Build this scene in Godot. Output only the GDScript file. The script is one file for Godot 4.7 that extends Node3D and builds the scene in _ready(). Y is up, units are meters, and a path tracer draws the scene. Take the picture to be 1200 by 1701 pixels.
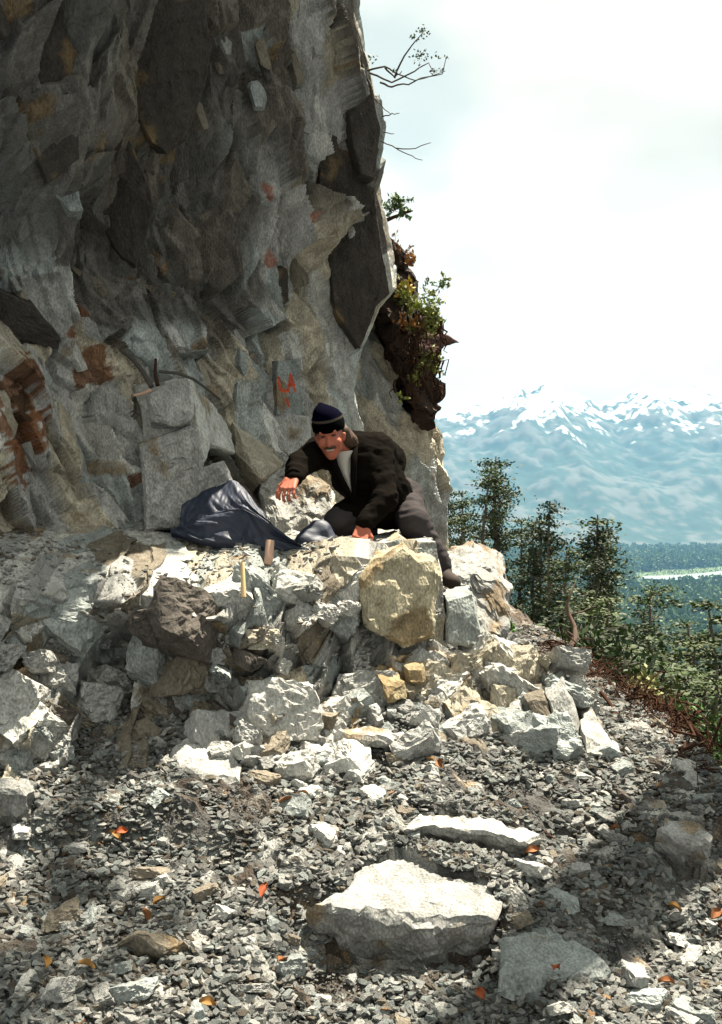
extends Node3D
# A rock cutting above a forested valley: a man crouches on a sunlit rock bench beside a dark sheet.

const F := 1654.0
const EYE := 1.55
var M := {}
var rng := RandomNumberGenerator.new()
var n_low := FastNoiseLite.new()
var n_mid := FastNoiseLite.new()
var n_fine := FastNoiseLite.new()
var tab := PackedFloat32Array()
var taken := {}

# a viewing direction and a distance give a point of the place
func P(px: float, py: float, d: float) -> Vector3:
	return Vector3((px - 600.0) / F * d, EYE - (py - 850.5) / F * d, -d)

func numbered(called: String) -> String:
	var k: int = taken.get(called, -1) + 1
	taken[called] = k
	return called if k == 0 else "%s_%03d" % [called, k]

func tag(o: Node, label := "", category := "", group := "", kind := "") -> void:
	if label != "": o.set_meta("label", label)
	if category != "": o.set_meta("category", category)
	if group != "": o.set_meta("group", group)
	if kind != "": o.set_meta("kind", kind)

func thing(called: String, at: Vector3, label: String, category: String, group := "") -> Node3D:
	var o := Node3D.new()
	o.name = numbered(called)
	add_child(o)
	o.position = at
	tag(o, label, category, group)
	return o

func put(mesh: Mesh, called: String, mat: Material, parent: Node = null) -> MeshInstance3D:
	var o := MeshInstance3D.new()
	o.mesh = mesh
	o.material_override = mat
	if parent == null:
		o.name = numbered(called)
		add_child(o)
	else:
		o.name = called
		parent.add_child(o, true)
	return o

func arr(v: PackedVector3Array, ix: PackedInt32Array, c := PackedColorArray(), nor := PackedVector3Array()) -> ArrayMesh:
	var a := []
	a.resize(Mesh.ARRAY_MAX)
	a[Mesh.ARRAY_VERTEX] = v
	a[Mesh.ARRAY_INDEX] = ix
	if c.size() > 0: a[Mesh.ARRAY_COLOR] = c
	if nor.size() > 0: a[Mesh.ARRAY_NORMAL] = nor
	var m := ArrayMesh.new()
	m.add_surface_from_arrays(Mesh.PRIMITIVE_TRIANGLES, a)
	return m

func smooth_normals(v: PackedVector3Array, ix: PackedInt32Array) -> PackedVector3Array:
	var n := PackedVector3Array()
	n.resize(v.size())
	for k in range(0, ix.size(), 3):
		var a := ix[k]; var b := ix[k + 1]; var c := ix[k + 2]
		var f := (v[c] - v[a]).cross(v[b] - v[a])
		n[a] += f; n[b] += f; n[c] += f
	for k in n.size(): n[k] = n[k].normalized()
	return n

func grid_index(w: int, h: int, flip := false) -> PackedInt32Array:
	var ix := PackedInt32Array()
	ix.resize((w - 1) * (h - 1) * 6)
	var k := 0
	for j in h - 1:
		for i in w - 1:
			var a := j * w + i
			if flip:
				ix[k] = a; ix[k + 1] = a + w; ix[k + 2] = a + 1; ix[k + 3] = a + 1; ix[k + 4] = a + w; ix[k + 5] = a + w + 1
			else:
				ix[k] = a; ix[k + 1] = a + 1; ix[k + 2] = a + w; ix[k + 3] = a + 1; ix[k + 4] = a + w + 1; ix[k + 5] = a + w
			k += 6
	return ix

# ---- broken rock: cells of tilted planes; returns height and leaves the cell's own random number in cell_id
var cell_id := 0.0
func facets(a: float, b: float, seed_at: int, tilt: float, soft := 0.05) -> float:
	var ia := floori(a); var ib := floori(b)
	var best := 1e9
	var next := 1e9
	var out := 0.0
	var other := 0.0
	for j in range(ib - 1, ib + 2):
		for i in range(ia - 1, ia + 2):
			var q := (((i * 7 + seed_at) & 63) + ((j * 3 + seed_at * 5 + i) & 63) * 64) * 5
			var da := a - i - tab[q]
			var db := b - j - tab[q + 1]
			var r := da * da + db * db
			if r < next:
				var h := (tab[q + 2] - 0.5) + tilt * (da * (tab[q + 3] - 0.5) + db * (tab[q + 4] - 0.5))
				if r < best:
					next = best
					other = out
					best = r
					out = h
					cell_id = tab[q + 2] * 0.37 + tab[q + 3] * 0.63
				else:
					next = r
					other = h
	# the step between two blocks has a little slope
	var e := sqrt(next) - sqrt(best)
	if e < soft and next < 1e8: out = lerpf(other, out, 0.5 + 0.5 * e / soft)
	return out

func poly(pts: PackedVector2Array, y: float) -> float:
	# pts sorted by x: piecewise linear
	if y <= pts[0].x: return pts[0].y
	for k in range(1, pts.size()):
		if y <= pts[k].x:
			return lerpf(pts[k - 1].y, pts[k].y, (y - pts[k - 1].x) / (pts[k].x - pts[k - 1].x))
	return pts[pts.size() - 1].y

# ---- edge-consistent subdivision of a closed triangle soup, then roughening
func refine(v: PackedVector3Array, ix: PackedInt32Array, most: float, rounds: int) -> Array:
	for _r in rounds:
		var mids := {}
		var out := PackedInt32Array()
		for k in range(0, ix.size(), 3):
			var t := [ix[k], ix[k + 1], ix[k + 2]]
			var m := [-1, -1, -1]
			var cnt := 0
			for e in 3:
				var p: int = t[e]; var q: int = t[(e + 1) % 3]
				if v[p].distance_squared_to(v[q]) > most * most:
					var key := mini(p, q) * 1000003 + maxi(p, q)
					if not mids.has(key):
						mids[key] = v.size()
						v.append((v[p] + v[q]) * 0.5)
					m[e] = mids[key]
					cnt += 1
			if cnt == 0:
				out.append_array(PackedInt32Array(t))
			elif cnt == 3:
				out.append_array(PackedInt32Array([t[0], m[0], m[2], m[0], t[1], m[1], m[2], m[1], t[2], m[0], m[1], m[2]]))
			else:
				var s := 0
				if cnt == 1:
					while m[s] < 0: s += 1
					out.append_array(PackedInt32Array([t[s], m[s], t[(s + 2) % 3], m[s], t[(s + 1) % 3], t[(s + 2) % 3]]))
				else:
					while m[(s + 2) % 3] >= 0: s += 1
					s = s % 3
					# edges s and s+1 are split
					out.append_array(PackedInt32Array([m[s], t[(s + 1) % 3], m[(s + 1) % 3], t[s], m[s], m[(s + 1) % 3], t[s], m[(s + 1) % 3], t[(s + 2) % 3]]))
		ix = out
	return [v, ix]

const TINT := {
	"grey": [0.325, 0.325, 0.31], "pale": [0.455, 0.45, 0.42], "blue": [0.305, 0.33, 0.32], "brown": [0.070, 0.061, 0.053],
	"dark": [0.05, 0.038, 0.03], "beige": [0.37, 0.335, 0.265], "yellow": [0.43, 0.36, 0.22], "cream": [0.46, 0.41, 0.29], "rust": [0.36, 0.20, 0.10], "tan": [0.185, 0.16, 0.125],
}
func tint(t: String) -> Color:
	var c: Array = TINT[t]
	return Color(c[0], c[1], c[2])

# stains and painted marks: capsules in the place [a, b, radius, colour, raggedness]
var marks: Array = []
func mark(a: Vector3, b: Vector3, r: float, c: Color, ragged := 0.5) -> void:
	marks.append([a, b, r, c, ragged])
func marked(p: Vector3, c: Color) -> Color:
	for m in marks:
		var a: Vector3 = m[0]
		var r: float = m[2]
		var b: Vector3 = m[1]
		if absf(p.y - (a.y + b.y) * 0.5) > r * 2.0 + absf(a.y - b.y) * 0.5: continue
		var ab := b - a
		var t := clampf((p - a).dot(ab) / maxf(ab.length_squared(), 1e-6), 0, 1)
		var q := p - a - ab * t
		var dist := q.length() / r
		if dist < 1.9:
			var rag: float = m[4]
			var e := dist + rag * (n_fine.get_noise_3dv(p * 3.0) * 1.3 + n_mid.get_noise_3dv(p * 6.0))
			c = c.lerp(m[3], clampf((1.0 - e) * 5.0, 0.0, 1.0) * 0.88)
	return c

func rock_color(p: Vector3, base: Color, id: float, stain: float) -> Color:
	var a := n_mid.get_noise_3dv(p * 1.7)
	var b := n_fine.get_noise_3dv(p * 2.2)
	var c := base * (0.95 + 0.15 * a + 0.12 * b + 0.30 * (id - 0.5))
	# iron film in ragged patches
	var s := n_mid.get_noise_3dv(p * 2.6 + Vector3(31, 7, 3)) + 0.5 * n_fine.get_noise_3dv(p * 1.3 + Vector3(3, 17, 3)) + stain
	if s > 0.12: c = c.lerp(Color(0.30, 0.205, 0.105) * (0.8 + 0.5 * b), clampf((s - 0.12) * 3.5, 0, 0.75))
	return c

# A solid block of rock: one face given by its corners, the rest by where that face is pushed to.
# The block is faceted, its rims are broken, and it is closed at the back.
func block_mesh(face: PackedVector3Array, ext: Vector3, end_scale: float, base: Color, o := {}) -> ArrayMesh:
	var n := face.size()
	var flat := PackedVector2Array()
	for p in face: flat.append(Vector2(p.x / -p.z, p.y / -p.z))
	if absf(ext.y) > absf(ext.z) and absf(ext.y) > absf(ext.x):
		flat.clear()
		for p in face: flat.append(Vector2(p.x, p.z))
	var tri := Geometry2D.triangulate_polygon(flat)
	if tri.is_empty():
		push_warning("bad face " + str(flat))
		return ArrayMesh.new()
	var mid := Vector3.ZERO
	for p in face: mid += p
	mid /= n
	var bev: float = o.get("bevel", 0.02)
	var v := PackedVector3Array()
	for p in face: v.append(p + (mid - p).normalized() * minf(bev, 0.4 * (mid - p).length()))
	var el := ext.normalized()
	for p in face: v.append(p + el * bev * 0.9)
	for p in face: v.append(mid + (p - mid) * lerpf(1.0, end_scale, 0.5) + ext * 0.5)
	for p in face: v.append(mid + (p - mid) * end_scale + ext)
	v.append(mid + ext)
	var ix := PackedInt32Array(tri)
	for ring in 3:
		for i in n:
			var a := ring * n + i; var b := ring * n + (i + 1) % n
			ix.append_array(PackedInt32Array([a, b, a + n, b, b + n, a + n]))
	for i in n: ix.append_array(PackedInt32Array([3 * n + i, 3 * n + (i + 1) % n, 4 * n]))
	var r := refine(v, ix, o.get("cell", 0.028), 6)
	v = r[0]; ix = r[1]
	var amp: float = o.get("rough", 0.016)
	var cols := PackedColorArray()
	cols.resize(v.size())
	var stain: float = o.get("stain", -0.15)
	for k in v.size():
		var p := v[k]
		var side_on := false
		# chips: cells of tilted planes in two slanting directions, plus a small wander
		var f1 := facets(p.x * 9.0 + p.y * 4.0, p.y * 5.0 - p.z * 8.0, 11, 1.5)
		var id := cell_id
		var f2 := facets(p.z * 21.0 + p.y * 9.0 + 3.0, p.x * 19.0 - p.y * 13.0, 29, 1.5)
		var w := Vector3(n_mid.get_noise_3dv(p * 5.0), n_mid.get_noise_3dv(p * 5.0 + Vector3(50, 0, 0)), n_mid.get_noise_3dv(p * 5.0 + Vector3(0, 50, 0)))
		if o.has("side") and (p - mid).dot(el) > bev * 0.6 + 0.006 * w.x: side_on = true
		v[k] = p + (w * 1.1 + Vector3(f1, f2, f1 - f2) * 0.75) * amp
		cols[k] = marked(p, rock_color(p, tint(o.side) if side_on else base, id, stain))
	return arr(v, ix, cols)

# corners as px, py, distance triples
func face_at(q: Array) -> PackedVector3Array:
	var f := PackedVector3Array()
	for k in range(0, q.size(), 3): f.append(P(q[k], q[k + 1], q[k + 2]))
	return f
# corners as px, py pairs on a plane through the distance d at their middle, facing nrm
func face_on(q: Array, d: float, nrm: Vector3) -> PackedVector3Array:
	var c := Vector2.ZERO
	for k in range(0, q.size(), 2): c += Vector2(q[k], q[k + 1])
	c /= q.size() / 2.0
	var o := P(c.x, c.y, d)
	var eye := Vector3(0, EYE, 0)
	var f := PackedVector3Array()
	for k in range(0, q.size(), 2):
		var r := P(q[k], q[k + 1], 1.0) - eye
		var t := (o - eye).dot(nrm) / r.dot(nrm)
		f.append(eye + r * clampf(t, d - 0.7, d + 0.7))
	return f

func tube(v: PackedVector3Array, ix: PackedInt32Array, path: Array, rad: Array, sides := 6) -> void:
	var at := v.size()
	var n := path.size()
	for k in n:
		var t: Vector3 = (path[mini(k + 1, n - 1)] - path[maxi(k - 1, 0)]).normalized()
		var s := t.cross(Vector3(0.31, 0.2, 0.93)).normalized()
		var u := s.cross(t)
		for i in sides:
			var an := TAU * i / sides
			v.append(path[k] + (s * cos(an) + u * sin(an)) * rad[k])
	for k in n - 1:
		for i in sides:
			var a := at + k * sides + i; var b := at + k * sides + (i + 1) % sides
			ix.append_array(PackedInt32Array([a, a + sides, b, b, a + sides, b + sides]))
	# end cap
	v.append(path[n - 1])
	for i in sides: ix.append_array(PackedInt32Array([at + (n - 1) * sides + i, v.size() - 1, at + (n - 1) * sides + (i + 1) % sides]))
	v.append(path[0])
	for i in sides: ix.append_array(PackedInt32Array([at + i, at + (i + 1) % sides, v.size() - 1]))
func tube_mesh(path: Array, rad: Array, sides := 6) -> ArrayMesh:
	var v := PackedVector3Array(); var ix := PackedInt32Array()
	tube(v, ix, path, rad, sides)
	return arr(v, ix, PackedColorArray(), smooth_normals(v, ix))

# a loose angular stone: a box cut by random planes, flat faces
func stone_mesh(r: RandomNumberGenerator, flatness: float, fine := 0.0, cut_lo := 0.55, cut_hi := 0.86, chip := 1.0) -> ArrayMesh:
	var polys: Array = []
	var e := Vector3(0.5, 0.5 * flatness, 0.5 * r.randf_range(0.55, 0.95))
	for s in [[0, 1, 2], [1, 2, 0], [2, 0, 1]]:
		for g in [-1.0, 1.0]:
			var q := []
			for c in ([[-1, -1], [1, -1], [1, 1], [-1, 1]] if g > 0 else [[-1, -1], [-1, 1], [1, 1], [1, -1]]):
				var p := Vector3.ZERO
				p[s[0]] = e[s[0]] * g; p[s[1]] = e[s[1]] * c[0]; p[s[2]] = e[s[2]] * c[1]
				q.append(p)
			polys.append(q)
	for _k in 9:
		var n := Vector3(r.randfn(), r.randfn() * 0.8, r.randfn()).normalized()
		var reach := absf(n.x * e.x) + absf(n.y * e.y) + absf(n.z * e.z)
		var dd := reach * r.randf_range(cut_lo, cut_hi)
		var cut := []
		var kept := []
		for q in polys:
			var out := []
			for i in q.size():
				var a: Vector3 = q[i]; var b: Vector3 = q[(i + 1) % q.size()]
				var da := n.dot(a) - dd; var db := n.dot(b) - dd
				if da <= 0: out.append(a)
				if (da < 0 and db > 0) or (da > 0 and db < 0):
					var x := a.lerp(b, da / (da - db))
					out.append(x); cut.append(x)
			if out.size() > 2: kept.append(out)
		if cut.size() > 2:
			var c := Vector3.ZERO
			for x in cut: c += x
			c /= cut.size()
			var s := n.cross(Vector3(0.3, 0.7, 0.2)).normalized()
			var u := n.cross(s)
			cut.sort_custom(func(a, b): return atan2((a - c).dot(u), (a - c).dot(s)) < atan2((b - c).dot(u), (b - c).dot(s)))
			kept.append(cut)
		polys = kept
	var v := PackedVector3Array(); var ix := PackedInt32Array()
	var seen := {}
	for q in polys:
		var id := []
		for p in q:
			var key := Vector3i((p * 4000.0).round())
			if not seen.has(key):
				seen[key] = v.size()
				v.append(p)
			id.append(seen[key])
		for i in range(1, q.size() - 1): ix.append_array(PackedInt32Array([id[0], id[i + 1], id[i]]))
	if fine > 0.0:
		var rf := refine(v, ix, fine, 5)
		v = rf[0]; ix = rf[1]
		var off := Vector3(r.randf(), r.randf(), r.randf()) * 40.0
		for k in v.size():
			var p := v[k]
			var f1 := facets(p.x * 4.0 + p.y * 3.0 + off.x, p.z * 4.0 - p.y * 3.0, 19, 1.6)
			var w := Vector3(n_mid.get_noise_3dv(p * 2.5 + off), n_mid.get_noise_3dv(p * 2.5 - off), n_fine.get_noise_3dv(p * 1.5 + off))
			v[k] = p + (w * 0.06 + p.normalized() * f1 * 0.05) * chip
	return arr(v, ix)

func noise_bytes(sd: int, freq: float, oct: int, kind: int, side: int) -> PackedByteArray:
	var n := FastNoiseLite.new()
	n.seed = sd
	n.noise_type = kind as FastNoiseLite.NoiseType
	n.frequency = freq
	n.fractal_octaves = oct
	n.fractal_type = FastNoiseLite.FRACTAL_FBM
	return n.get_seamless_image(side, side).get_data()

func tex_gray(a: PackedByteArray, side: int) -> ImageTexture:
	return ImageTexture.create_from_image(Image.create_from_data(side, side, false, Image.FORMAT_L8, a))

func rock_textures() -> void:
	var S := 512
	var a := noise_bytes(3, 0.012, 6, FastNoiseLite.TYPE_SIMPLEX_SMOOTH, S)
	var b := noise_bytes(9, 0.06, 4, FastNoiseLite.TYPE_SIMPLEX, S)
	var c := noise_bytes(14, 0.03, 3, FastNoiseLite.TYPE_CELLULAR, S)
	var g := PackedByteArray(); g.resize(S * S)
	var h := PackedByteArray(); h.resize(S * S)
	for k in S * S:
		g[k] = clampi(200 + int((a[k] - 128) * 0.24 + (b[k] - 128) * 0.30), 60, 255)
		h[k] = clampi(int(a[k] * 0.45 + b[k] * 0.30 + c[k] * 0.25), 0, 255)
	M.tex_grain = tex_gray(g, S)
	M.tex_relief = tex_gray(h, S)

func mat(c: Color, rough := 0.9, vertex := false) -> StandardMaterial3D:
	var m := StandardMaterial3D.new()
	m.albedo_color = c
	m.roughness = rough
	m.metallic_specular = 0.3
	m.vertex_color_use_as_albedo = vertex
	return m
func lin(r: float, g: float, b: float) -> Color:
	return Color(r, g, b).linear_to_srgb()

func rocky(scale: float, relief: float, bright := 1.0, vertex := true) -> StandardMaterial3D:
	var m := mat(Color(bright, bright, bright), 0.92, vertex)
	m.albedo_texture = M.tex_grain
	m.uv1_triplanar = true
	m.uv1_world_triplanar = true
	m.uv1_scale = Vector3.ONE * scale
	m.uv1_triplanar_sharpness = 4.0
	m.heightmap_enabled = true
	m.heightmap_texture = M.tex_relief
	m.heightmap_scale = relief
	return m

func materials() -> void:
	rock_textures()
	M.rock = rocky(1.7, 1.1)
	M.rock.uv1_scale = Vector3(2.1, 1.2, 2.1)
	M.ground = rocky(2.6, 1.6)
	M.stone = rocky(3.1, 0.8)
	M.stone.uv1_world_triplanar = false
	M.stone.uv1_scale = Vector3.ONE * 0.7
	M.bark = mat(lin(0.10, 0.08, 0.06), 0.95)
	M.deadwood = mat(lin(0.085, 0.058, 0.045), 0.9)
	M.root = mat(lin(0.036, 0.019, 0.013), 0.95)
	M.root.metallic_specular = 0.1
	M.twig = mat(lin(0.05, 0.045, 0.04), 0.95)
	M.leaf = mat(Color(1, 1, 1), 0.6, true)
	M.leaf.cull_mode = BaseMaterial3D.CULL_DISABLED
	M.leaf.backlight_enabled = true
	M.leaf.backlight = Color(0.40, 0.48, 0.22)
	M.far = mat(Color(1, 1, 1), 0.95, true)
	M.soil = mat(Color(1, 1, 1), 0.98, true)

# ---- the cliff -------------------------------------------------------------
const CX := [-250.0, 0.0, 150.0, 300.0, 450.0, 560.0, 650.0]
const CY := [-650.0, 0.0, 200.0, 360.0, 500.0, 650.0, 800.0, 960.0]
const CD := [
	[2.95, 3.2, 3.55, 4.05, 4.6, 5.05, 5.4],
	[3.7, 4.0, 4.4, 4.85, 5.35, 5.7, 5.9],
	[3.95, 4.25, 4.68, 5.18, 5.62, 5.95, 6.15],
	[4.5, 4.8, 5.2, 5.6, 5.95, 6.15, 6.3],
	[4.6, 4.95, 5.35, 5.8, 6.2, 6.45, 6.5],
	[4.55, 4.9, 5.3, 5.75, 6.2, 6.55, 6.8],
	[4.4, 4.75, 5.15, 5.6, 6.05, 6.55, 6.9],
	[4.3, 4.6, 5.0, 5.4, 5.85, 6.4, 6.9],
]
func cliff_d(px: float, py: float) -> float:
	var i := 0
	while i < 5 and px > CX[i + 1]: i += 1
	var j := 0
	while j < 6 and py > CY[j + 1]: j += 1
	var u := clampf((px - CX[i]) / (CX[i + 1] - CX[i]), -0.3, 1.3)
	var w := clampf((py - CY[j]) / (CY[j + 1] - CY[j]), 0.0, 1.0)
	return lerpf(lerpf(CD[j][i], CD[j][i + 1], u), lerpf(CD[j + 1][i], CD[j + 1][i + 1], u), w)
func on_cliff(px: float, py: float, out := 0.0) -> Vector3:
	return P(px, py, cliff_d(px, py) - out)

func on_plane(px: float, py: float, o: Vector3, nrm: Vector3) -> Vector3:
	var eye := Vector3(0, EYE, 0)
	var r := P(px, py, 1.0) - eye
	return eye + r * ((o - eye).dot(nrm) / r.dot(nrm))

var rim := PackedVector2Array([Vector2(-650, 600), Vector2(-300, 592), Vector2(-80, 578), Vector2(0, 588), Vector2(60, 600), Vector2(110, 612), Vector2(150, 622), Vector2(215, 634), Vector2(290, 625), Vector2(312, 620), Vector2(400, 636), Vector2(482, 648), Vector2(512, 626), Vector2(590, 598), Vector2(650, 590), Vector2(720, 605), Vector2(800, 625), Vector2(960, 645)])

const WN := Vector3(0.74, 0.0, 0.67)
const WT := Vector3(0.67, 0.0, -0.74)

func build_cliff() -> Node3D:
	var cl := Node3D.new()
	cl.name = "cliff"
	add_child(cl)
	tag(cl, "tall overhanging cliff of broken grey and brown rock", "cliff", "", "structure")
	# stains of iron seepage and painted survey marks
	var rust := Color(0.20, 0.085, 0.035)
	for s in [[28, 640, 18, 715, 0.115], [40, 700, 30, 790, 0.09], [148, 600, 152, 622, 0.06], [130, 512, 132, 522, 0.05], [206, 798, 208, 800, 0.03], [120, 555, 118, 560, 0.03]]:
		mark(on_cliff(s[0], s[1]), on_cliff(s[2], s[3]), s[4], rust, 0.75)
	for s in [[30, 650, 25, 690, 0.06]]:
		mark(on_cliff(s[0], s[1]), on_cliff(s[2], s[3]), s[4], Color(0.05, 0.028, 0.015), 0.6)
	for s in [[428, 318, 430, 345, 0.035], [440, 355, 446, 378, 0.03], [492, 368, 493, 376, 0.02], [425, 420, 428, 440, 0.022]]:
		mark(on_cliff(s[0], s[1]), on_cliff(s[2], s[3]), s[4], Color(0.42, 0.20, 0.15), 0.7)
	var red := Color(0.55, 0.08, 0.03)
	var pn := Vector3(0.45, 0.12, 0.88).normalized()
	var po := P(481.25, 644, cliff_d(481.25, 644) - 0.12)
	for s in [[464, 628, 467, 648], [467, 648, 476, 650], [479, 650, 483, 623], [483, 623, 490, 650], [480, 640, 489, 640], [477, 664, 480, 674]]:
		mark(on_plane(s[0], s[1], po, pn), on_plane(s[2], s[3], po, pn), 0.0105, red, 0.25)

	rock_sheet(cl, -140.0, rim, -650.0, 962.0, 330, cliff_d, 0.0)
	rock_sheet(cl, 520.0, rim_far, 440.0, 1010.0, 110, far_d, -0.1)
	return cl

var rim_far := PackedVector2Array([Vector2(440, 640), Vector2(520, 652), Vector2(600, 672), Vector2(650, 694), Vector2(700, 718), Vector2(722, 734), Vector2(800, 739), Vector2(900, 740), Vector2(1010, 744)])
func far_d(px: float, py: float) -> float:
	return 6.85 + (px - 520.0) / 220.0 * 0.9 + (900.0 - py) / 1000.0 * 0.5

func rock_sheet(cl: Node3D, left: float, edge: PackedVector2Array, y0: float, y1: float, W: int, depth: Callable, brown: float) -> void:
	var ys := PackedFloat32Array()
	var y := y0
	while y < y1:
		ys.append(y)
		y += 14.0 if y < -30.0 else 2.3
	var WR := 26
	var w := W + WR
	var v := PackedVector3Array(); v.resize(w * ys.size())
	var col := PackedColorArray(); col.resize(w * ys.size())
	var k := 0
	for j in ys.size():
		var py := ys[j]
		var s_r := poly(edge, py)
		for i in w:
			var px: float
			var d: float
			var keep := 1.0
			if i < W:
				var s := float(i) / (W - 1)
				px = lerpf(left, s_r, s)
				d = depth.call(px, py)
				keep = clampf((1.0 - s) * 14.0, 0.25, 1.0)
			else:
				var t := float(i - W + 1) / WR
				px = s_r - 150.0 * t * t
				d = depth.call(s_r, py) + 2.6 * t
				keep = 0.25 + 0.6 * t
			var p := P(px, py, d)
			# warp so that joints are not straight
			var wu := n_mid.get_noise_3d(p.x * 1.2, p.y * 1.2, p.z * 1.2) * 0.10
			var u := p.dot(WT) + wu
			var h := p.y + n_mid.get_noise_3d(p.x + 40.0, p.y, p.z) * 0.10
			var a := u * 0.42 - h * 0.91
			var b := u * 0.91 + h * 0.42
			var up := smoothstep(2.7, 3.5, p.y + 0.35 * p.x)
			var f1 := facets(a / 0.95, b / 0.33, 5, 2.6, 0.03)
			var id1 := cell_id
			var f2 := facets(a / 0.36 + 7.0, b / 0.125 + 2.0, 17, 2.8, 0.055)
			var id2 := cell_id
			var f3 := facets(a / 0.13 + 3.0, b / 0.042 + 5.0, 41, 2.4, 0.10)
			var id3 := cell_id
			var disp := f1 * (0.16 + 0.08 * up) + f2 * 0.085 + f3 * 0.026 + n_fine.get_noise_3dv(p * 3.0) * 0.006
			v[k] = p + WN * disp * keep + Vector3(0, 0.02 * f2, 0)
			var c := tint("grey")
			if id2 < 0.34: c = tint("blue")
			elif id2 > 0.62: c = tint("beige")
			elif id2 > 0.56: c = tint("pale")
			var weather_shade := 0.9 * (id1 - 0.5) + 0.8 * (id2 - 0.5) + 0.55 * up - 0.45 + brown + 1.0 * smoothstep(2.35, 2.95, p.y) * smoothstep(-0.55, -0.95, p.x)  # brown weathering, plus the overhang's shade put into the upper-left colour
			if weather_shade > 0.0: c = c.lerp(tint("brown") * (0.7 + 0.6 * id3), clampf(weather_shade * 4.0, 0.0, 0.85))
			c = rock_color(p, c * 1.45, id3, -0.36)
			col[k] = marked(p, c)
			k += 1
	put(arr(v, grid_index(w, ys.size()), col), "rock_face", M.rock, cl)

func cliff_blocks(cl: Node3D) -> void:
	var dn := Vector3(0.45, -0.62, 0.64).normalized()     # under an overhang
	var dl := Vector3(-0.1, -0.35, 0.93).normalized()
	var fr := Vector3(0.25, 0.05, 0.96).normalized()
	var rt := Vector3(0.93, 0.25, 0.28).normalized()
	var sl := Vector3(0.55, 0.55, 0.62).normalized()
	var L := [
		["brown", [110, -40, 335, -40, 352, 82, 341, 143, 310, 232, 278, 256, 253, 236, 209, 170, 160, 126], 4.45, dn],
		["brown", [137, 165, 181, 181, 209, 220, 242, 297, 256, 341, 242, 396, 225, 440, 203, 429, 165, 374, 132, 352, 121, 275], 4.75, dl],
		["brown", [-60, -40, 99, -40, 110, 55, 154, 132, 126, 181, 132, 264, 82, 308, 50, 236, -60, 264], 4.05, dn],
		["pale", [104, 10, 122, 40, 150, 92, 157, 130, 142, 116, 118, 72], 4.12, rt],
		["blue", [50, 235, 84, 250, 128, 300, 140, 350, 118, 352, 66, 300], 4.5, fr],
		["brown", [540, 190, 580, 228, 600, 300, 622, 312, 640, 445, 648, 488, 628, 508, 600, 578, 560, 520, 545, 420, 530, 300], 5.85, Vector3(0.1, -0.3, 0.95).normalized()],
		["brown", [545, 33, 588, 40, 604, 100, 622, 150, 633, 213, 622, 298, 602, 290, 585, 230, 570, 150, 545, 110], 5.55, Vector3(0.3, -0.15, 0.94).normalized()],
		["brown", [436, 455, 478, 448, 482, 500, 455, 514, 440, 495], 5.85, dn],
		["tan", [240, 470, 297, 488, 297, 523, 268, 515], 5.45, dn],
		["brown", [-60, 470, 0, 485, 60, 512, 102, 560, 98, 582, 40, 566, -60, 540], 4.68, dn],
		["tan", [110, 440, 165, 462, 237, 530, 225, 546, 188, 526, 150, 474], 5.1, dn],
		["blue", [400, 578, 452, 628, 440, 660, 448, 728, 430, 715, 415, 640, 398, 610], 5.85, Vector3(0.8, -0.1, 0.58).normalized()],
		["blue", [462, 600, 498, 596, 505, 690, 460, 690], 6.0, Vector3(0.45, 0.12, 0.88).normalized()],
	]
	for q in L:
		var mx := Vector2.ZERO
		for k in range(0, q[1].size(), 2): mx += Vector2(q[1][k], q[1][k + 1]) * 2.0 / q[1].size()
		var f := face_on(q[1], cliff_d(mx.x, mx.y) - (0.12 if q[2] == 6.0 else 0.05), q[3])
		var nn: Vector3 = q[3]
		var back := (-nn * 0.5 + Vector3(-0.35, 0.15, -0.6)).normalized() * 0.42
		put(block_mesh(f, back, 1.12, tint(q[0]), {"stain": -0.2, "bevel": 0.008, "rough": 0.009 if q[2] != 6.0 else 0.006, "cell": 0.034 if q[2] != 6.0 else 0.008}), "rock_block", M.rock, cl)
	# the dressed-looking block at the wall's foot, its cap and its steps
	var K := [
		["grey", [233, 737, 5.02, 317, 705, 5.0, 331, 712, 4.98, 338, 778, 5.0, 372, 768, 5.02, 385, 800, 5.06, 330, 880, 5.1, 240, 882, 5.06], Vector3(-0.1, 0.03, -0.6), 1.05],
		["grey", [243, 655, 5.0, 262, 640, 5.02, 312, 627, 5.05, 323, 655, 4.98, 324, 686, 4.93, 316, 697, 4.92, 288, 706, 4.95, 252, 698, 4.98], Vector3(-0.1, -0.02, -0.5), 1.05],
		["pale", [315, 628, 5.0, 330, 677, 4.99, 336, 776, 5.0, 350, 742, 5.2, 392, 756, 5.5, 388, 722, 5.6, 370, 690, 5.5, 352, 668, 5.35], Vector3(-0.35, 0.0, -0.25), 1.0],
		["pale", [340, 776, 5.02, 350, 742, 5.25, 400, 754, 5.4, 420, 778, 5.36, 434, 830, 5.34, 400, 812, 5.12, 376, 766, 5.04], Vector3(-0.15, -0.15, -0.3), 1.05],
		["beige", [387, 700, 5.7, 476, 765, 5.75, 465, 777, 5.6, 434, 795, 5.5, 415, 772, 5.5, 393, 748, 5.6], Vector3(-0.1, -0.1, -0.3), 1.1],
		["grey", [453, 690, 5.95, 470, 684, 5.97, 514, 690, 6.0, 517, 752, 5.95, 480, 762, 5.9, 452, 742, 5.9], Vector3(0.0, -0.02, -0.4), 1.02],
	]
	for q in K:
		for e in range(2, q[1].size(), 3): q[1][e] *= 1.028
		put(block_mesh(face_at(q[1]), q[2], q[3], tint(q[0]) * 1.3, {"stain": -0.3, "rough": 0.012, "cell": 0.026}), "rock_block", M.rock, cl)
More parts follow.
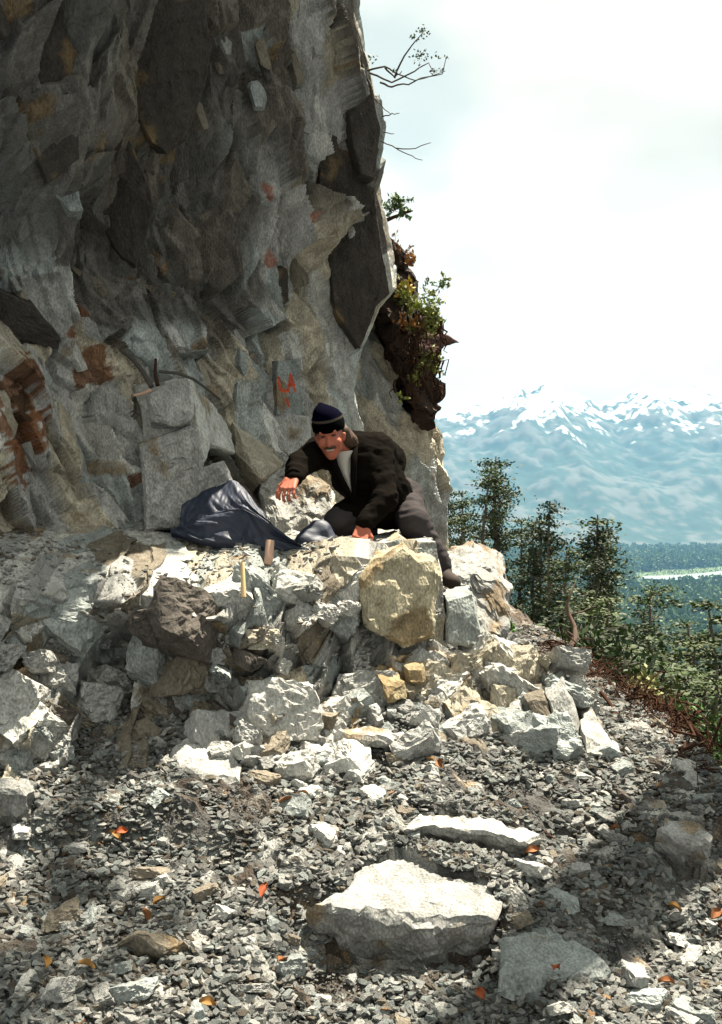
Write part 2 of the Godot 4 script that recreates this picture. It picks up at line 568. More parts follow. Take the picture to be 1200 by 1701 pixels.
	# slabs that stand proud of the wall, split along the bedding
	var r := RandomNumberGenerator.new()
	r.seed = 77
	var variants := []
	for _k in 10:
		variants.append(stone_mesh(r, 0.42))
	var mats := []
	for t in ["grey", "blue", "pale", "tan", "brown", "beige"]:
		var m: StandardMaterial3D = M.rock.duplicate()
		m.vertex_color_use_as_albedo = false
		m.albedo_color = (tint(t) * 1.05).linear_to_srgb()
		mats.append(m)
	var made := 0
	while made < 45:
		var py := r.randf_range(-20, 850)
		var px := r.randf_range(-40, poly(rim, py) - 14)
		if py > 690 and px > 225: continue
		var o := put(variants[r.randi() % 10], "rock_slab", mats[0], cl)
		var high := py < 380
		var pick := r.randf()
		o.material_override = mats[(3 if pick < 0.3 else 4 if pick < 0.55 else 0 if pick < 0.75 else 1) if high else (0 if pick < 0.45 else 1 if pick < 0.65 else 2 if pick < 0.75 else 5 if pick < 0.9 else 3)]
		var s := r.randf_range(0.06, 0.15)
		var long := (WT * 0.42 + Vector3(0, -0.91, 0)).normalized().rotated(WN, r.randfn() * 0.25)
		var out := (WN + Vector3(r.randfn() * 0.25, r.randfn() * 0.3, r.randfn() * 0.25)).normalized()
		var side := long.cross(out).normalized()
		out = side.cross(long)
		o.transform = Transform3D(Basis(long * s * 1.7, out * s * 0.8, side * s), on_cliff(px, py, -0.02))
		made += 1

# ---- the bench's broken bedrock: one continuous mass from its top down to the floor -----------------
const LX := [-140.0, 0.0, 60.0, 120.0, 200.0, 280.0, 340.0, 400.0, 460.0, 520.0, 560.0, 600.0, 660.0, 730.0, 800.0, 860.0, 920.0, 990.0]
const LY := [862.0, 886.0, 900.0, 930.0, 960.0, 1000.0, 1028.0, 1052.0, 1100.0, 1150.0, 1200.0, 1275.0, 1345.0]
const LD := [
	[5.0, 5.05, 5.1, 5.15, 5.25, 5.6, 6.4, 7.2, 7.2, 7.2, 7.2, 7.2, 7.2, 7.2, 7.2, 7.2, 7.2, 7.2],
	[4.75, 4.8, 4.87, 4.95, 5.06, 5.25, 5.5, 5.7, 5.75, 5.75, 5.75, 5.75, 5.75, 5.7, 5.7, 5.7, 5.7, 5.7],
	[4.6, 4.65, 4.7, 4.8, 4.9, 5.05, 5.1, 5.02, 4.98, 4.98, 4.98, 4.98, 5.0, 5.05, 5.1, 5.1, 5.1, 5.1],
	[4.4, 4.45, 4.52, 4.6, 4.68, 4.8, 4.84, 4.78, 4.82, 4.82, 4.84, 4.88, 4.95, 5.02, 5.05, 5.05, 5.05, 5.05],
	[4.3, 4.35, 4.40, 4.45, 4.5, 4.6, 4.64, 4.58, 4.7, 4.74, 4.82, 4.88, 4.93, 5.0, 5.0, 5.0, 5.0, 5.0],
	[4.2, 4.22, 4.27, 4.38, 4.36, 4.40, 4.42, 4.42, 4.58, 4.68, 4.8, 4.86, 4.92, 4.98, 4.98, 4.98, 4.98, 4.98],
	[4.18, 4.2, 4.32, 4.46, 4.42, 4.29, 4.27, 4.38, 4.5, 4.62, 4.78, 4.86, 4.9, 4.96, 4.96, 4.96, 4.96, 4.96],
	[4.16, 4.2, 4.36, 4.54, 4.56, 4.50, 4.40, 4.36, 4.46, 4.58, 4.76, 4.84, 4.9, 4.94, 4.94, 4.94, 4.94, 4.94],
	[4.14, 4.18, 4.30, 4.50, 4.54, 4.52, 4.44, 4.36, 4.42, 4.54, 4.68, 4.74, 4.84, 4.88, 4.9, 4.9, 4.9, 4.9],
	[4.15, 4.17, 4.23, 4.43, 4.53, 4.51, 4.43, 4.35, 4.41, 4.53, 4.61, 4.67, 4.73, 4.79, 4.81, 4.77, 4.79, 4.85],
	[4.14, 4.16, 4.20, 4.35, 4.40, 4.40, 4.36, 4.32, 4.38, 4.48, 4.56, 4.60, 4.64, 4.68, 4.70, 4.68, 4.70, 4.76],
	[4.04, 4.08, 4.12, 4.16, 4.20, 4.22, 4.22, 4.20, 4.24, 4.30, 4.34, 4.36, 4.38, 4.42, 4.46, 4.48, 4.50, 4.54],
	[4.00, 4.04, 4.08, 4.12, 4.16, 4.18, 4.18, 4.16, 4.20, 4.26, 4.30, 4.32, 4.34, 4.38, 4.42, 4.44, 4.46, 4.50],
]
func ledge_d(px: float, py: float) -> float:
	var i := 0
	while i < 16 and px > LX[i + 1]: i += 1
	var j := 0
	while j < 11 and py > LY[j + 1]: j += 1
	var u := clampf((px - LX[i]) / (LX[i + 1] - LX[i]), 0.0, 1.0)
	var w := clampf((py - LY[j]) / (LY[j + 1] - LY[j]), 0.0, 1.0)
	return lerpf(lerpf(LD[j][i], LD[j][i + 1], u), lerpf(LD[j + 1][i], LD[j + 1][i + 1], u), w)

var ledge_v := PackedVector3Array()
var ledge_w := 0
func build_ledge() -> void:
	var edge := PackedVector2Array([Vector2(862, 700), Vector2(900, 724), Vector2(930, 734), Vector2(1080, 742), Vector2(1100, 770), Vector2(1130, 860), Vector2(1160, 930), Vector2(1200, 975), Vector2(1275, 1005), Vector2(1345, 1010)])
	var ys := PackedFloat32Array()
	var y := 862.0
	while y < 1344.0:
		ys.append(y)
		y += 1.2 if y < 930.0 else 2.0 if y < 1260.0 else 5.0
	var W := 400
	var WR := 14
	var w := W + WR
	var v := PackedVector3Array(); v.resize(w * ys.size())
	var col := PackedColorArray(); col.resize(w * ys.size())
	var dir := Vector3(0.12, 0.42, 0.90)
	var gold := P(660, 1150, 4.7)
	var k := 0
	for j in ys.size():
		var py := ys[j]
		var s_r := poly(edge, py)
		for i in w:
			var px: float
			var d: float
			var keep := 1.0
			if i < W:
				var s := float(i) / (W - 1)
				px = lerpf(-140.0, s_r, s)
				d = ledge_d(px, py)
				keep = clampf((1.0 - s) * 20.0, 0.3, 1.0)
			else:
				var t := float(i - W + 1) / WR
				px = s_r - 30.0 * t * t
				d = ledge_d(s_r, py) + 0.6 * t
				keep = 0.3
			var p := P(px, py, d)
			var wx := n_mid.get_noise_3dv(p * 1.3) * 0.09
			var wy := n_mid.get_noise_3dv(p * 1.3 + Vector3(20, 0, 0)) * 0.09
			var a := p.x + wx
			var b := p.y * 1.0 + p.z * 0.55 + wy
			var f1 := facets((a * 0.94 + b * 0.34) / 0.30, (b * 0.94 - a * 0.34) / 0.20, 9, 2.4, 0.03)
			var id1 := cell_id
			var f2 := facets((a * 0.90 - b * 0.43) / 0.115 + 3.0, (b * 0.90 + a * 0.43) / 0.085 + 7.0, 33, 2.6, 0.06)
			var id2 := cell_id
			var f3 := facets((a - b * 0.3) / 0.045 + 1.0, (b + a * 0.2) / 0.034 + 4.0, 47, 1.8, 0.10)
			var id3 := cell_id
			var top := 1.0 - 0.68 * smoothstep(1.12, 1.28, p.y)
			v[k] = p + dir * ((f1 * 0.12 + f2 * 0.075 + f3 * 0.026) * keep * top - 0.02 * (1.0 - smoothstep(1.1, 1.25, p.y))) + Vector3(0.02 * f2, 0, 0)
			var c := tint("pale") * 1.06
			if id2 < 0.34: c = tint("grey")
			elif id2 < 0.44: c = tint("blue")
			elif id2 > 0.74: c = tint("tan")
			elif id2 > 0.66: c = tint("beige")
			var q := p - gold
			var rich := 0.8 - (q.x * q.x / 0.16 + q.y * q.y / 0.06) + 0.9 * (id2 - 0.5) + 0.7 * n_mid.get_noise_3dv(p * 3.0)
			if rich > 0.3: c = c.lerp(Color(0.42, 0.27, 0.12) * (0.8 + 0.5 * id3), clampf((rich - 0.3) * 3.0, 0.0, 0.7))
			col[k] = rock_color(p, c, id3, -0.26)
			k += 1
	ledge_v = v
	ledge_w = w
	var o := Node3D.new()
	o.name = "rock_ledge"
	add_child(o)
	put(arr(v, grid_index(w, ys.size()), col), "bedrock", M.rock, o)
	ledge_blocks(o)
	tag(o, "broken pale bedrock bench of jointed blocks below the cliff", "ledge", "", "structure")
	# chips lying on its flatter faces
	var r := RandomNumberGenerator.new()
	r.seed = 303
	var mm := MultiMesh.new()
	mm.transform_format = MultiMesh.TRANSFORM_3D
	mm.use_colors = true
	mm.mesh = stone_mesh(r, 0.38)
	var places := []
	while places.size() < 4500:
		var at := r.randi_range(0, v.size() - w - 2)
		if at % w > W - 4: continue
		var n := (v[at + 1] - v[at]).cross(v[at + w] - v[at])
		if n.y < 0.0: n = -n
		if n.normalized().y < 0.62: continue
		if r.randf() > 0.35 + 1.2 * n_mid.get_noise_3dv(v[at] * 2.5): continue
		if v[at].y < 1.08 and v[at].x > -1.5 and v[at].x < -0.45 and v[at].y > 0.62: continue
		if v[at].y > 1.05 and r.randf() < 0.6: continue
		places.append(v[at])
	mm.instance_count = places.size()
	for i in places.size():
		var s := 0.006 + 0.028 * pow(r.randf(), 3.0)
		var bs := Basis.from_euler(Vector3(r.randfn() * 0.3, r.randf() * TAU, r.randfn() * 0.3)) * Basis.from_scale(Vector3(s * 1.4, s * 0.8, s))
		mm.set_instance_transform(i, Transform3D(bs, places[i] + Vector3(0, s * 0.1, 0)))
		mm.set_instance_color(i, tint(["grey", "pale", "blue", "pale", "pale", "tan"][r.randi() % 6]) * r.randf_range(0.8, 1.3) * 1.15)
	var g := MultiMeshInstance3D.new()
	g.multimesh = mm
	g.material_override = M.stone
	g.name = numbered("chips")
	add_child(g)
	tag(g, "small rock chips strewn over the bench and its steps", "gravel", "", "stuff")

# jointed blocks of the ledge: they share the rock's joint directions and stand proud by different amounts
func ledge_blocks(o: Node3D) -> void:
	var r := RandomNumberGenerator.new()
	r.seed = 515
	var shapes := []
	for k in 14: shapes.append(stone_mesh(r, r.randf_range(0.7, 1.0), 0.09, 0.60, 0.90, 0.9))
	var mats := []
	for t in [["pale", 1.08], ["grey", 1.12], ["blue", 1.1], ["beige", 1.1], ["tan", 1.1], ["brown", 1.5], ["yellow", 1.0], ["rust", 0.7]]:
		var m: StandardMaterial3D = M.rock.duplicate()
		m.vertex_color_use_as_albedo = false
		m.albedo_color = (tint(t[0]) * t[1]).linear_to_srgb()
		mats.append(m)
	var joint := Basis.from_euler(Vector3(-0.25, 0.42, -0.42))
	var made := 0
	while made < 120:
		var py := r.randf_range(965.0, 1240.0)
		var x := r.randf_range(-70.0, 735.0 if py < 1085.0 else 970.0)
		if py < 1015.0 and x < 400.0: continue
		if x > 590.0 and x < 735.0 and py < 1082.0: continue          # the yellow block stands here
		if x > 470.0 and x < 600.0 and py > 1080.0 and r.randf() < 0.6: continue   # the rubble chute
		if x < 60.0 and r.randf() < 0.6: continue
		var d := ledge_d(x, py)
		var wide := 0.06 + 0.24 * pow(r.randf(), 1.6)
		var tall := wide * r.randf_range(0.5, 1.15)
		var b := put(shapes[r.randi() % 14], "rock_block", mats[0], o)
		var pick := r.randf()
		var under := x > 60.0 and x < 420.0 and py > 1030.0
		var gold := x > 560.0 and x < 860.0 and py > 1080.0
		var m := 0 if pick < 0.4 else 1 if pick < 0.72 else 2 if pick < 0.87 else 3
		if under: m = 4 if pick < 0.35 else 5 if pick < 0.5 else 1 if pick < 0.85 else 2
		if gold and pick > 0.45: m = 6 if pick < 0.62 else 7 if pick < 0.66 else 3
		b.material_override = mats[m]
		var turn := joint * Basis.from_euler(Vector3(r.randfn() * 0.22, r.randfn() * 0.35, r.randfn() * 0.25))
		b.transform = Transform3D(turn * Basis.from_scale(Vector3(wide, tall, r.randf_range(0.16, 0.30)) * 1.12), P(x, py, d + 0.055 + r.randfn() * 0.035))
		made += 1

# ---- the cutting's floor, the bench and its boulders ------------------------------
var front := PackedVector2Array([Vector2(-3, 3.9), Vector2(-1.62, 4.15), Vector2(-1.5, 4.35), Vector2(-1.35, 4.8), Vector2(-1.0, 4.95), Vector2(-0.48, 4.9), Vector2(-0.23, 4.92), Vector2(0, 5.02), Vector2(0.36, 5.15), Vector2(0.40, 5.5), Vector2(0.45, 6.2), Vector2(0.5, 7.0), Vector2(0.56, 8.0), Vector2(0.6, 9), Vector2(0.7, 14)])

func bench_y(x: float, d: float) -> float:
	var y := 0.99 + 0.43 * (d - 4.3) if d < 5.0 else 1.291 + 0.14 * minf(d - 5.0, 0.8)
	return y + 0.11 * smoothstep(-0.85, -1.3, x) * smoothstep(5.1, 4.6, d)

func floor_y(x: float, d: float) -> float:
	var sl := lerpf(0.40, 0.325, smoothstep(0.1, 0.9, x))
	var y := -0.02 + sl * (minf(d, 4.5) - 3.05) + 0.02 * maxf(0.0, d - 4.5)
	# small scarps that face the road
	y += 0.10 * smoothstep(-0.08, 0.05, d - 3.72 + 0.12 * x + 0.10 * n_mid.get_noise_2d(x * 1.3, 4.0)) * smoothstep(0.25, -0.35, x + 0.35)
	y += 0.05 * smoothstep(-0.03, 0.03, d - 3.9 - 0.06 * x) * smoothstep(0.0, 0.3, x) - 0.08 * smoothstep(0.0, 0.5, x - 0.9) * smoothstep(4.2, 3.6, d)
	# the hollow in front of the big boulder
	y -= 0.16 * smoothstep(-0.36, -0.12, x) * smoothstep(0.75, 0.42, x) * smoothstep(3.60, 3.48, d) * smoothstep(2.6, 3.2, d)
	y -= 0.10 * smoothstep(0.6, 0.9, x) * smoothstep(3.7, 3.5, d)
	var e := x - (1.48 + 0.16 * maxf(0.0, 4.3 - d)) - 0.10 * n_mid.get_noise_2d(d * 0.8, 9.0)
	if e > 0.0: y -= 1.7 * e * e / (e + 0.12)
	# rubble heap towards the corner of the bench, right of the yellow block
	y += 0.16 * exp(-((x - 0.55) * (x - 0.55) / 0.10 + (d - 5.2) * (d - 5.2) / 0.16))
	y += 0.10 * exp(-((x + 0.1) * (x + 0.1) / 0.16 + (d - 4.75) * (d - 4.75) / 0.06))
	return y

func ground_y(x: float, d: float) -> float:
	var g := floor_y(x, d)
	var m := smoothstep(0.16 - lerpf(0.16, 0.46, smoothstep(-0.62, -0.35, x)), 0.16, d - 0.2 - poly(front, x) - 0.06 * n_mid.get_noise_2d(x * 2.0, 77.0))
	if m > 0.0: g = lerpf(g, bench_y(x, d), m)
	return g + 0.045 * n_mid.get_noise_2d(x * 0.9, d * 0.9) + 0.018 * n_fine.get_noise_2d(x * 1.4, d * 1.4)

func build_ground() -> void:
	var x0 := -2.5; var x1 := 2.7
	var w := 350
	var ds := PackedFloat32Array()
	var d := 1.6
	while d < 10.5:
		ds.append(d)
		d += 0.05 if d < 2.7 else 0.0125 if d < 5.6 else 0.03
	var h := ds.size()
	var v := PackedVector3Array(); v.resize(w * h)
	var col := PackedColorArray(); col.resize(w * h)
	var k := 0
	for j in h:
		var dj := ds[j]
		for i in w:
			var x := lerpf(x0, x1, float(i) / (w - 1))
			var y := ground_y(x, dj)
			var f2 := facets(x / 0.11 + dj * 2.0, dj / 0.08, 23, 1.6)
			var id := cell_id
			var f3 := facets(x / 0.045, dj / 0.04 + x * 5.0, 51, 1.6)
			v[k] = Vector3(x, y + f2 * 0.034 + f3 * 0.016 - (0.10 if dj < 4.6 and cleared(x, dj) else 0.0), -dj)
			var c := Color(0.088, 0.086, 0.082)
			if id > 0.66: c = tint("pale") * 0.8
			elif id < 0.25: c = tint("blue") * 0.7
			c = rock_color(v[k], c, cell_id, -0.28)
			# dark damp earth and humus showing between the stones
			var s := n_mid.get_noise_2d(x * 1.1 + 9.0, dj * 2.2) + 0.6 * n_fine.get_noise_2d(x * 2.0, dj * 2.0)
			if s > 0.16: c = c.lerp(Color(0.075, 0.058, 0.045), clampf((s - 0.16) * 5.0, 0.0, 0.85))
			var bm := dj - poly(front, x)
			if bm > -0.35 and bm < 0.18 and x < -0.42 + 0.1 * id and x > -1.36 - 0.06 * id:  # humus on the bench front, with the undercut's shade put into its colour
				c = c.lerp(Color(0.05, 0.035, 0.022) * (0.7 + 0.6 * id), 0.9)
			if x > 1.25:
				var so := smoothstep(1.25, 1.6, x + 0.35 * n_mid.get_noise_2d(x * 3.0, dj * 3.0))
				c = c.lerp(Color(0.16, 0.115, 0.085), so * 0.7)
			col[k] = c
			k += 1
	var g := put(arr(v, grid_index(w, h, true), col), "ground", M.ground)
	tag(g, "broken shaly rock floor and bench of the cutting", "ground", "", "structure")

# flat rocks that carry gravel: outline in plan and a plane
var tops: Array = []
func add_top(f: PackedVector3Array) -> void:
	var pl := PackedVector2Array()
	var c := Vector3.ZERO
	for p in f:
		pl.append(Vector2(p.x, p.z)); c += p
	c /= f.size()
	var sxx := 0.0; var sxz := 0.0; var szz := 0.0; var sxy := 0.0; var szy := 0.0
	for p in f:
		var q := p - c
		sxx += q.x * q.x; sxz += q.x * q.z; szz += q.z * q.z; sxy += q.x * q.y; szy += q.z * q.y
	var det := sxx * szz - sxz * sxz
	tops.append([pl, c, (sxy * szz - szy * sxz) / det, (szy * sxx - sxy * sxz) / det])
func surface_y(x: float, d: float) -> float:
	var y := ground_y(x, d)
	for t in tops:
		if Geometry2D.is_point_in_polygon(Vector2(x, -d), t[0]):
			y = maxf(y, t[1].y + t[2] * (x - t[1].x) + t[3] * (-d - t[1].z))
	return y

func boulder(called: String, label: String, group: String, mesh: ArrayMesh, m: Material = null) -> MeshInstance3D:
	# set the node at the rock's foot
	var box := mesh.get_aabb()
	var foot := box.position + Vector3(box.size.x * 0.5, 0, box.size.z * 0.5)
	var st := SurfaceTool.new()
	st.append_from(mesh, 0, Transform3D(Basis.IDENTITY, -foot))
	var o := put(st.commit(), called, m if m != null else M.rock)
	o.position = foot
	tag(o, label, "rock", group)
	return o

func boulder_list() -> Array:
	return [
		# name, label, tint, corners, push, end scale, options
		["boulder", "big yellow stained block that the man leans above", "cream", [597, 958, 4.78, 623, 928, 4.82, 672, 905, 4.84, 697, 926, 4.83, 724, 928, 4.84, 732, 968, 4.82, 724, 1060, 4.76, 710, 1070, 4.74, 671, 1079, 4.72, 640, 1064, 4.73, 608, 1046, 4.74, 601, 1007, 4.76], Vector3(-0.02, 0.05, -0.45), 1.0, {"stain": 0.02, "rough": 0.016, "bevel": 0.03}],
		["boulder", "dark brown block standing for the shaded left face of the yellow block", "brown", [558, 968, 4.84, 598, 958, 4.86, 612, 1026, 4.84, 562, 1028, 4.82], Vector3(0, 0.0, -0.3), 1.0, {"rough": 0.014}],  # the yellow block's left face, its shade put into the tint
		["boulder", "small orange squared rock below the yellow block", "yellow", [675, 1106, 4.68, 706, 1106, 4.69, 706, 1134, 4.66, 678, 1136, 4.65], Vector3(0, 0.02, -0.2), 1.0, {"stain": 0.1}],
		["boulder", "ochre blocky rock among the rubble below the yellow block", "yellow", [626, 1128, 4.58, 668, 1132, 4.58, 672, 1164, 4.54, 640, 1166, 4.54], Vector3(0, 0.03, -0.2), 1.0, {"stain": 0.05}],
		["boulder", "smooth blue grey slab face right of the yellow block", "blue", [740, 992, 4.98, 783, 984, 5.0, 803, 1070, 4.94, 780, 1078, 4.92, 744, 1070, 4.92], Vector3(0.02, 0.02, -0.3), 0.95, {"stain": -0.4, "rough": 0.01}],
		["boulder", "big earth topped boulder with an undercut side behind the blue grey slab", "grey", [740, 956, 6.0, 785, 950, 6.1, 831, 962, 6.2, 847, 980, 6.2, 845, 1051, 6.1, 838, 1100, 5.95, 800, 1110, 5.8, 745, 1070, 5.8], Vector3(0.1, 0.16, -1.0), 0.95, {"stain": -0.1, "rough": 0.03, "cell": 0.035}],
		["boulder", "sloping grey slab face with a bright top, standing in rubble by the roots", "grey", [908, 1158, 4.62, 936, 1136, 4.66, 950, 1165, 4.64, 968, 1236, 4.54, 930, 1234, 4.52], Vector3(0.05, 0.03, -0.3), 1.0, {"stain": -0.4, "rough": 0.01}],
		["boulder", "darker slab leaning against the sloping grey slab", "tan", [873, 1162, 4.6, 905, 1156, 4.62, 928, 1232, 4.54, 898, 1226, 4.54], Vector3(0.03, 0.03, -0.3), 1.0, {"stain": -0.3, "rough": 0.012}],
		["boulder", "orange rusty broken rock in the low step", "beige", [738, 1175, 4.55, 785, 1158, 4.58, 832, 1196, 4.54, 840, 1250, 4.46, 800, 1244, 4.46, 758, 1218, 4.48], Vector3(0, 0.05, -0.35), 1.0, {"stain": 0.22, "rough": 0.04}],
		["boulder", "pale upright pillar of rock next to the rusty rock", "pale", [836, 1192, 4.52, 868, 1175, 4.55, 882, 1240, 4.48, 862, 1264, 4.44, 838, 1256, 4.45], Vector3(0.02, 0.04, -0.3), 1.0, {"rough": 0.02}],
		["boulder", "pale cracked rock at the foot of the low step", "pale", [880, 1240, 4.44, 965, 1236, 4.46, 985, 1268, 4.36, 930, 1290, 4.3, 860, 1284, 4.32], Vector3(0, 0.02, -0.3), 1.0, {"rough": 0.03}],
		["boulder", "dark shadowed boulder lying on the rubble in front of the rusty rock", "tan", [698, 1238, 4.4, 730, 1222, 4.42, 782, 1222, 4.42, 828, 1262, 4.34, 792, 1274, 4.3, 722, 1262, 4.33], Vector3(0.0, 0.05, -0.28), 0.85, {"rough": 0.03}],
		["rock_slab", "thin flat slab with a dark edge at the foot of the rubble chute", "pale", [552, 1216, 4.44, 600, 1204, 4.52, 655, 1214, 4.5, 660, 1226, 4.42, 600, 1224, 4.4], Vector3(0.0, -0.05, -0.02), 1.0, {"rough": 0.012}],
		["rock_slab", "bright white sunlit slab lying at the foot of the ledge", "pale", [275, 1246, 4.28, 312, 1222, 4.4, 350, 1218, 4.42, 385, 1238, 4.34, 408, 1268, 4.2, 396, 1290, 4.12, 335, 1292, 4.1, 295, 1272, 4.16], Vector3(0.0, -0.1, -0.03), 1.05, {"rough": 0.02, "stain": -0.5}],
		["boulder", "big flat topped boulder with a dark shadowed front, half buried in gravel", "grey", [505, 1494, 3.56, 560, 1478, 3.62, 592, 1437, 3.78, 667, 1414, 3.88, 736, 1445, 3.78, 821, 1466, 3.72, 837, 1492, 3.64, 822, 1520, 3.56, 715, 1530, 3.5, 635, 1526, 3.5, 560, 1505, 3.52], Vector3(0.0, -0.3, -0.15), 0.92, {"rough": 0.013, "stain": -0.35, "bevel": 0.03, "lift": Vector3(0, -0.004, 0)}],
		["rock_slab", "flat grey slab with ragged edges, flush with the gravel beside the big boulder", "blue", [830, 1538, 3.52, 912, 1518, 3.6, 976, 1550, 3.5, 1015, 1588, 3.4, 955, 1606, 3.34, 828, 1586, 3.38], Vector3(0.0, -0.1, 0.0), 1.0, {"rough": 0.015, "stain": -0.5, "lift": Vector3(0, -0.035, 0)}],
		["boulder", "low ridge of rock with sunlit top and dark broken front, behind the big boulder", "pale", [670, 1384, 3.92, 700, 1366, 4.0, 757, 1362, 4.02, 840, 1374, 3.98, 905, 1402, 3.88, 880, 1408, 3.84, 800, 1392, 3.88, 740, 1388, 3.88], Vector3(0.0, -0.2, -0.16), 0.9, {"rough": 0.018, "stain": -0.3, "lift": Vector3(0, 0.025, 0)}],
		["boulder", "grey rock with a sunlit ridge above a dark hollow by the road's edge", "grey", [1090, 1372, 3.9, 1110, 1352, 4.0, 1150, 1356, 3.98, 1196, 1384, 3.86, 1190, 1396, 3.82, 1130, 1388, 3.84], Vector3(0.03, -0.2, -0.16), 0.9, {"rough": 0.016, "lift": Vector3(0, -0.01, 0)}],
		["boulder", "dark fronted boulder at the foot of the dusty wall", "grey", [-40, 1302, 4.0, 0, 1290, 4.04, 40, 1288, 4.06, 62, 1302, 4.0, 40, 1316, 3.95, -10, 1318, 3.95], Vector3(0.0, -0.14, -0.05), 0.9, {"rough": 0.02}],
		["boulder", "small dark boulder half buried in the near gravel", "tan", [200, 1560, 3.36, 240, 1548, 3.42, 290, 1552, 3.4, 310, 1566, 3.36, 250, 1572, 3.32], Vector3(0.0, -0.12, -0.08), 0.9, {"rough": 0.02}],
		["boulder", "brown block with a flat sunlit top behind the wooden stake", "tan", [440, 942, 4.8, 470, 928, 4.84, 494, 925, 4.86, 500, 958, 4.78, 465, 968, 4.74], Vector3(0.0, 0.05, -0.3), 0.9, {"rough": 0.012}],
		["boulder", "sunlit lumpy rock behind the man's hand", "pale", [428, 805, 5.7, 455, 772, 5.8, 500, 776, 5.85, 548, 812, 5.8, 558, 875, 5.7, 500, 900, 5.6, 440, 890, 5.6], Vector3(0.0, -0.02, -0.5), 1.0, {"rough": 0.025}],
		["boulder", "tilted grey slab by the sloping slab, above the pale cracked rock", "grey", [966, 1200, 4.6, 985, 1178, 4.66, 1004, 1225, 4.56, 1000, 1256, 4.48, 972, 1250, 4.48], Vector3(0.02, 0.02, -0.25), 1.0, {"rough": 0.02}],
		["boulder", "small pale boulder at the foot of the tangled roots", "pale", [975, 1222, 4.44, 1000, 1212, 4.48, 1018, 1236, 4.42, 1010, 1258, 4.36, 980, 1254, 4.36], Vector3(0.0, 0.03, -0.2), 0.9, {"rough": 0.015}],
	]

# places where a rock lies in the floor: no gravel on it, the floor passes under it
var clear: Array = []
# rocks bedded in the floor are set a little nearer, where the floor is
func seat(f: PackedVector3Array, push: Vector3) -> PackedVector3Array:
	if push.y < -0.04:
		var eye := Vector3(0, EYE, 0)
		for k in f.size(): f[k] = eye + (f[k] - eye) * 0.975
	return f
func plan_boulders() -> void:
	for q in boulder_list():
		if q[4].y < -0.08 and not q[6].has("top"):
			var f := seat(face_at(q[3]), q[4])
			var pl := PackedVector2Array()
			var c := Vector2.ZERO
			for p in f: c += Vector2(p.x, p.z) / f.size()
			for p in f: pl.append(c + (Vector2(p.x, p.z) - c) * 0.93)
			var bb := Rect2(pl[0], Vector2.ZERO)
			for p in pl: bb = bb.expand(p)
			clear.append([bb, pl])
func cleared(x: float, d: float) -> bool:
	var p := Vector2(x, -d)
	for c in clear:
		if c[0].has_point(p) and Geometry2D.is_point_in_polygon(p, c[1]): return true
	return false

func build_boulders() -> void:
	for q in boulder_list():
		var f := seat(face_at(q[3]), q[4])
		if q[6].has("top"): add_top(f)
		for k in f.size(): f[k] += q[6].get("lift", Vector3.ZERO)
		boulder(q[0], q[1], "", block_mesh(f, q[4], q[5], tint(q[2]), q[6]))

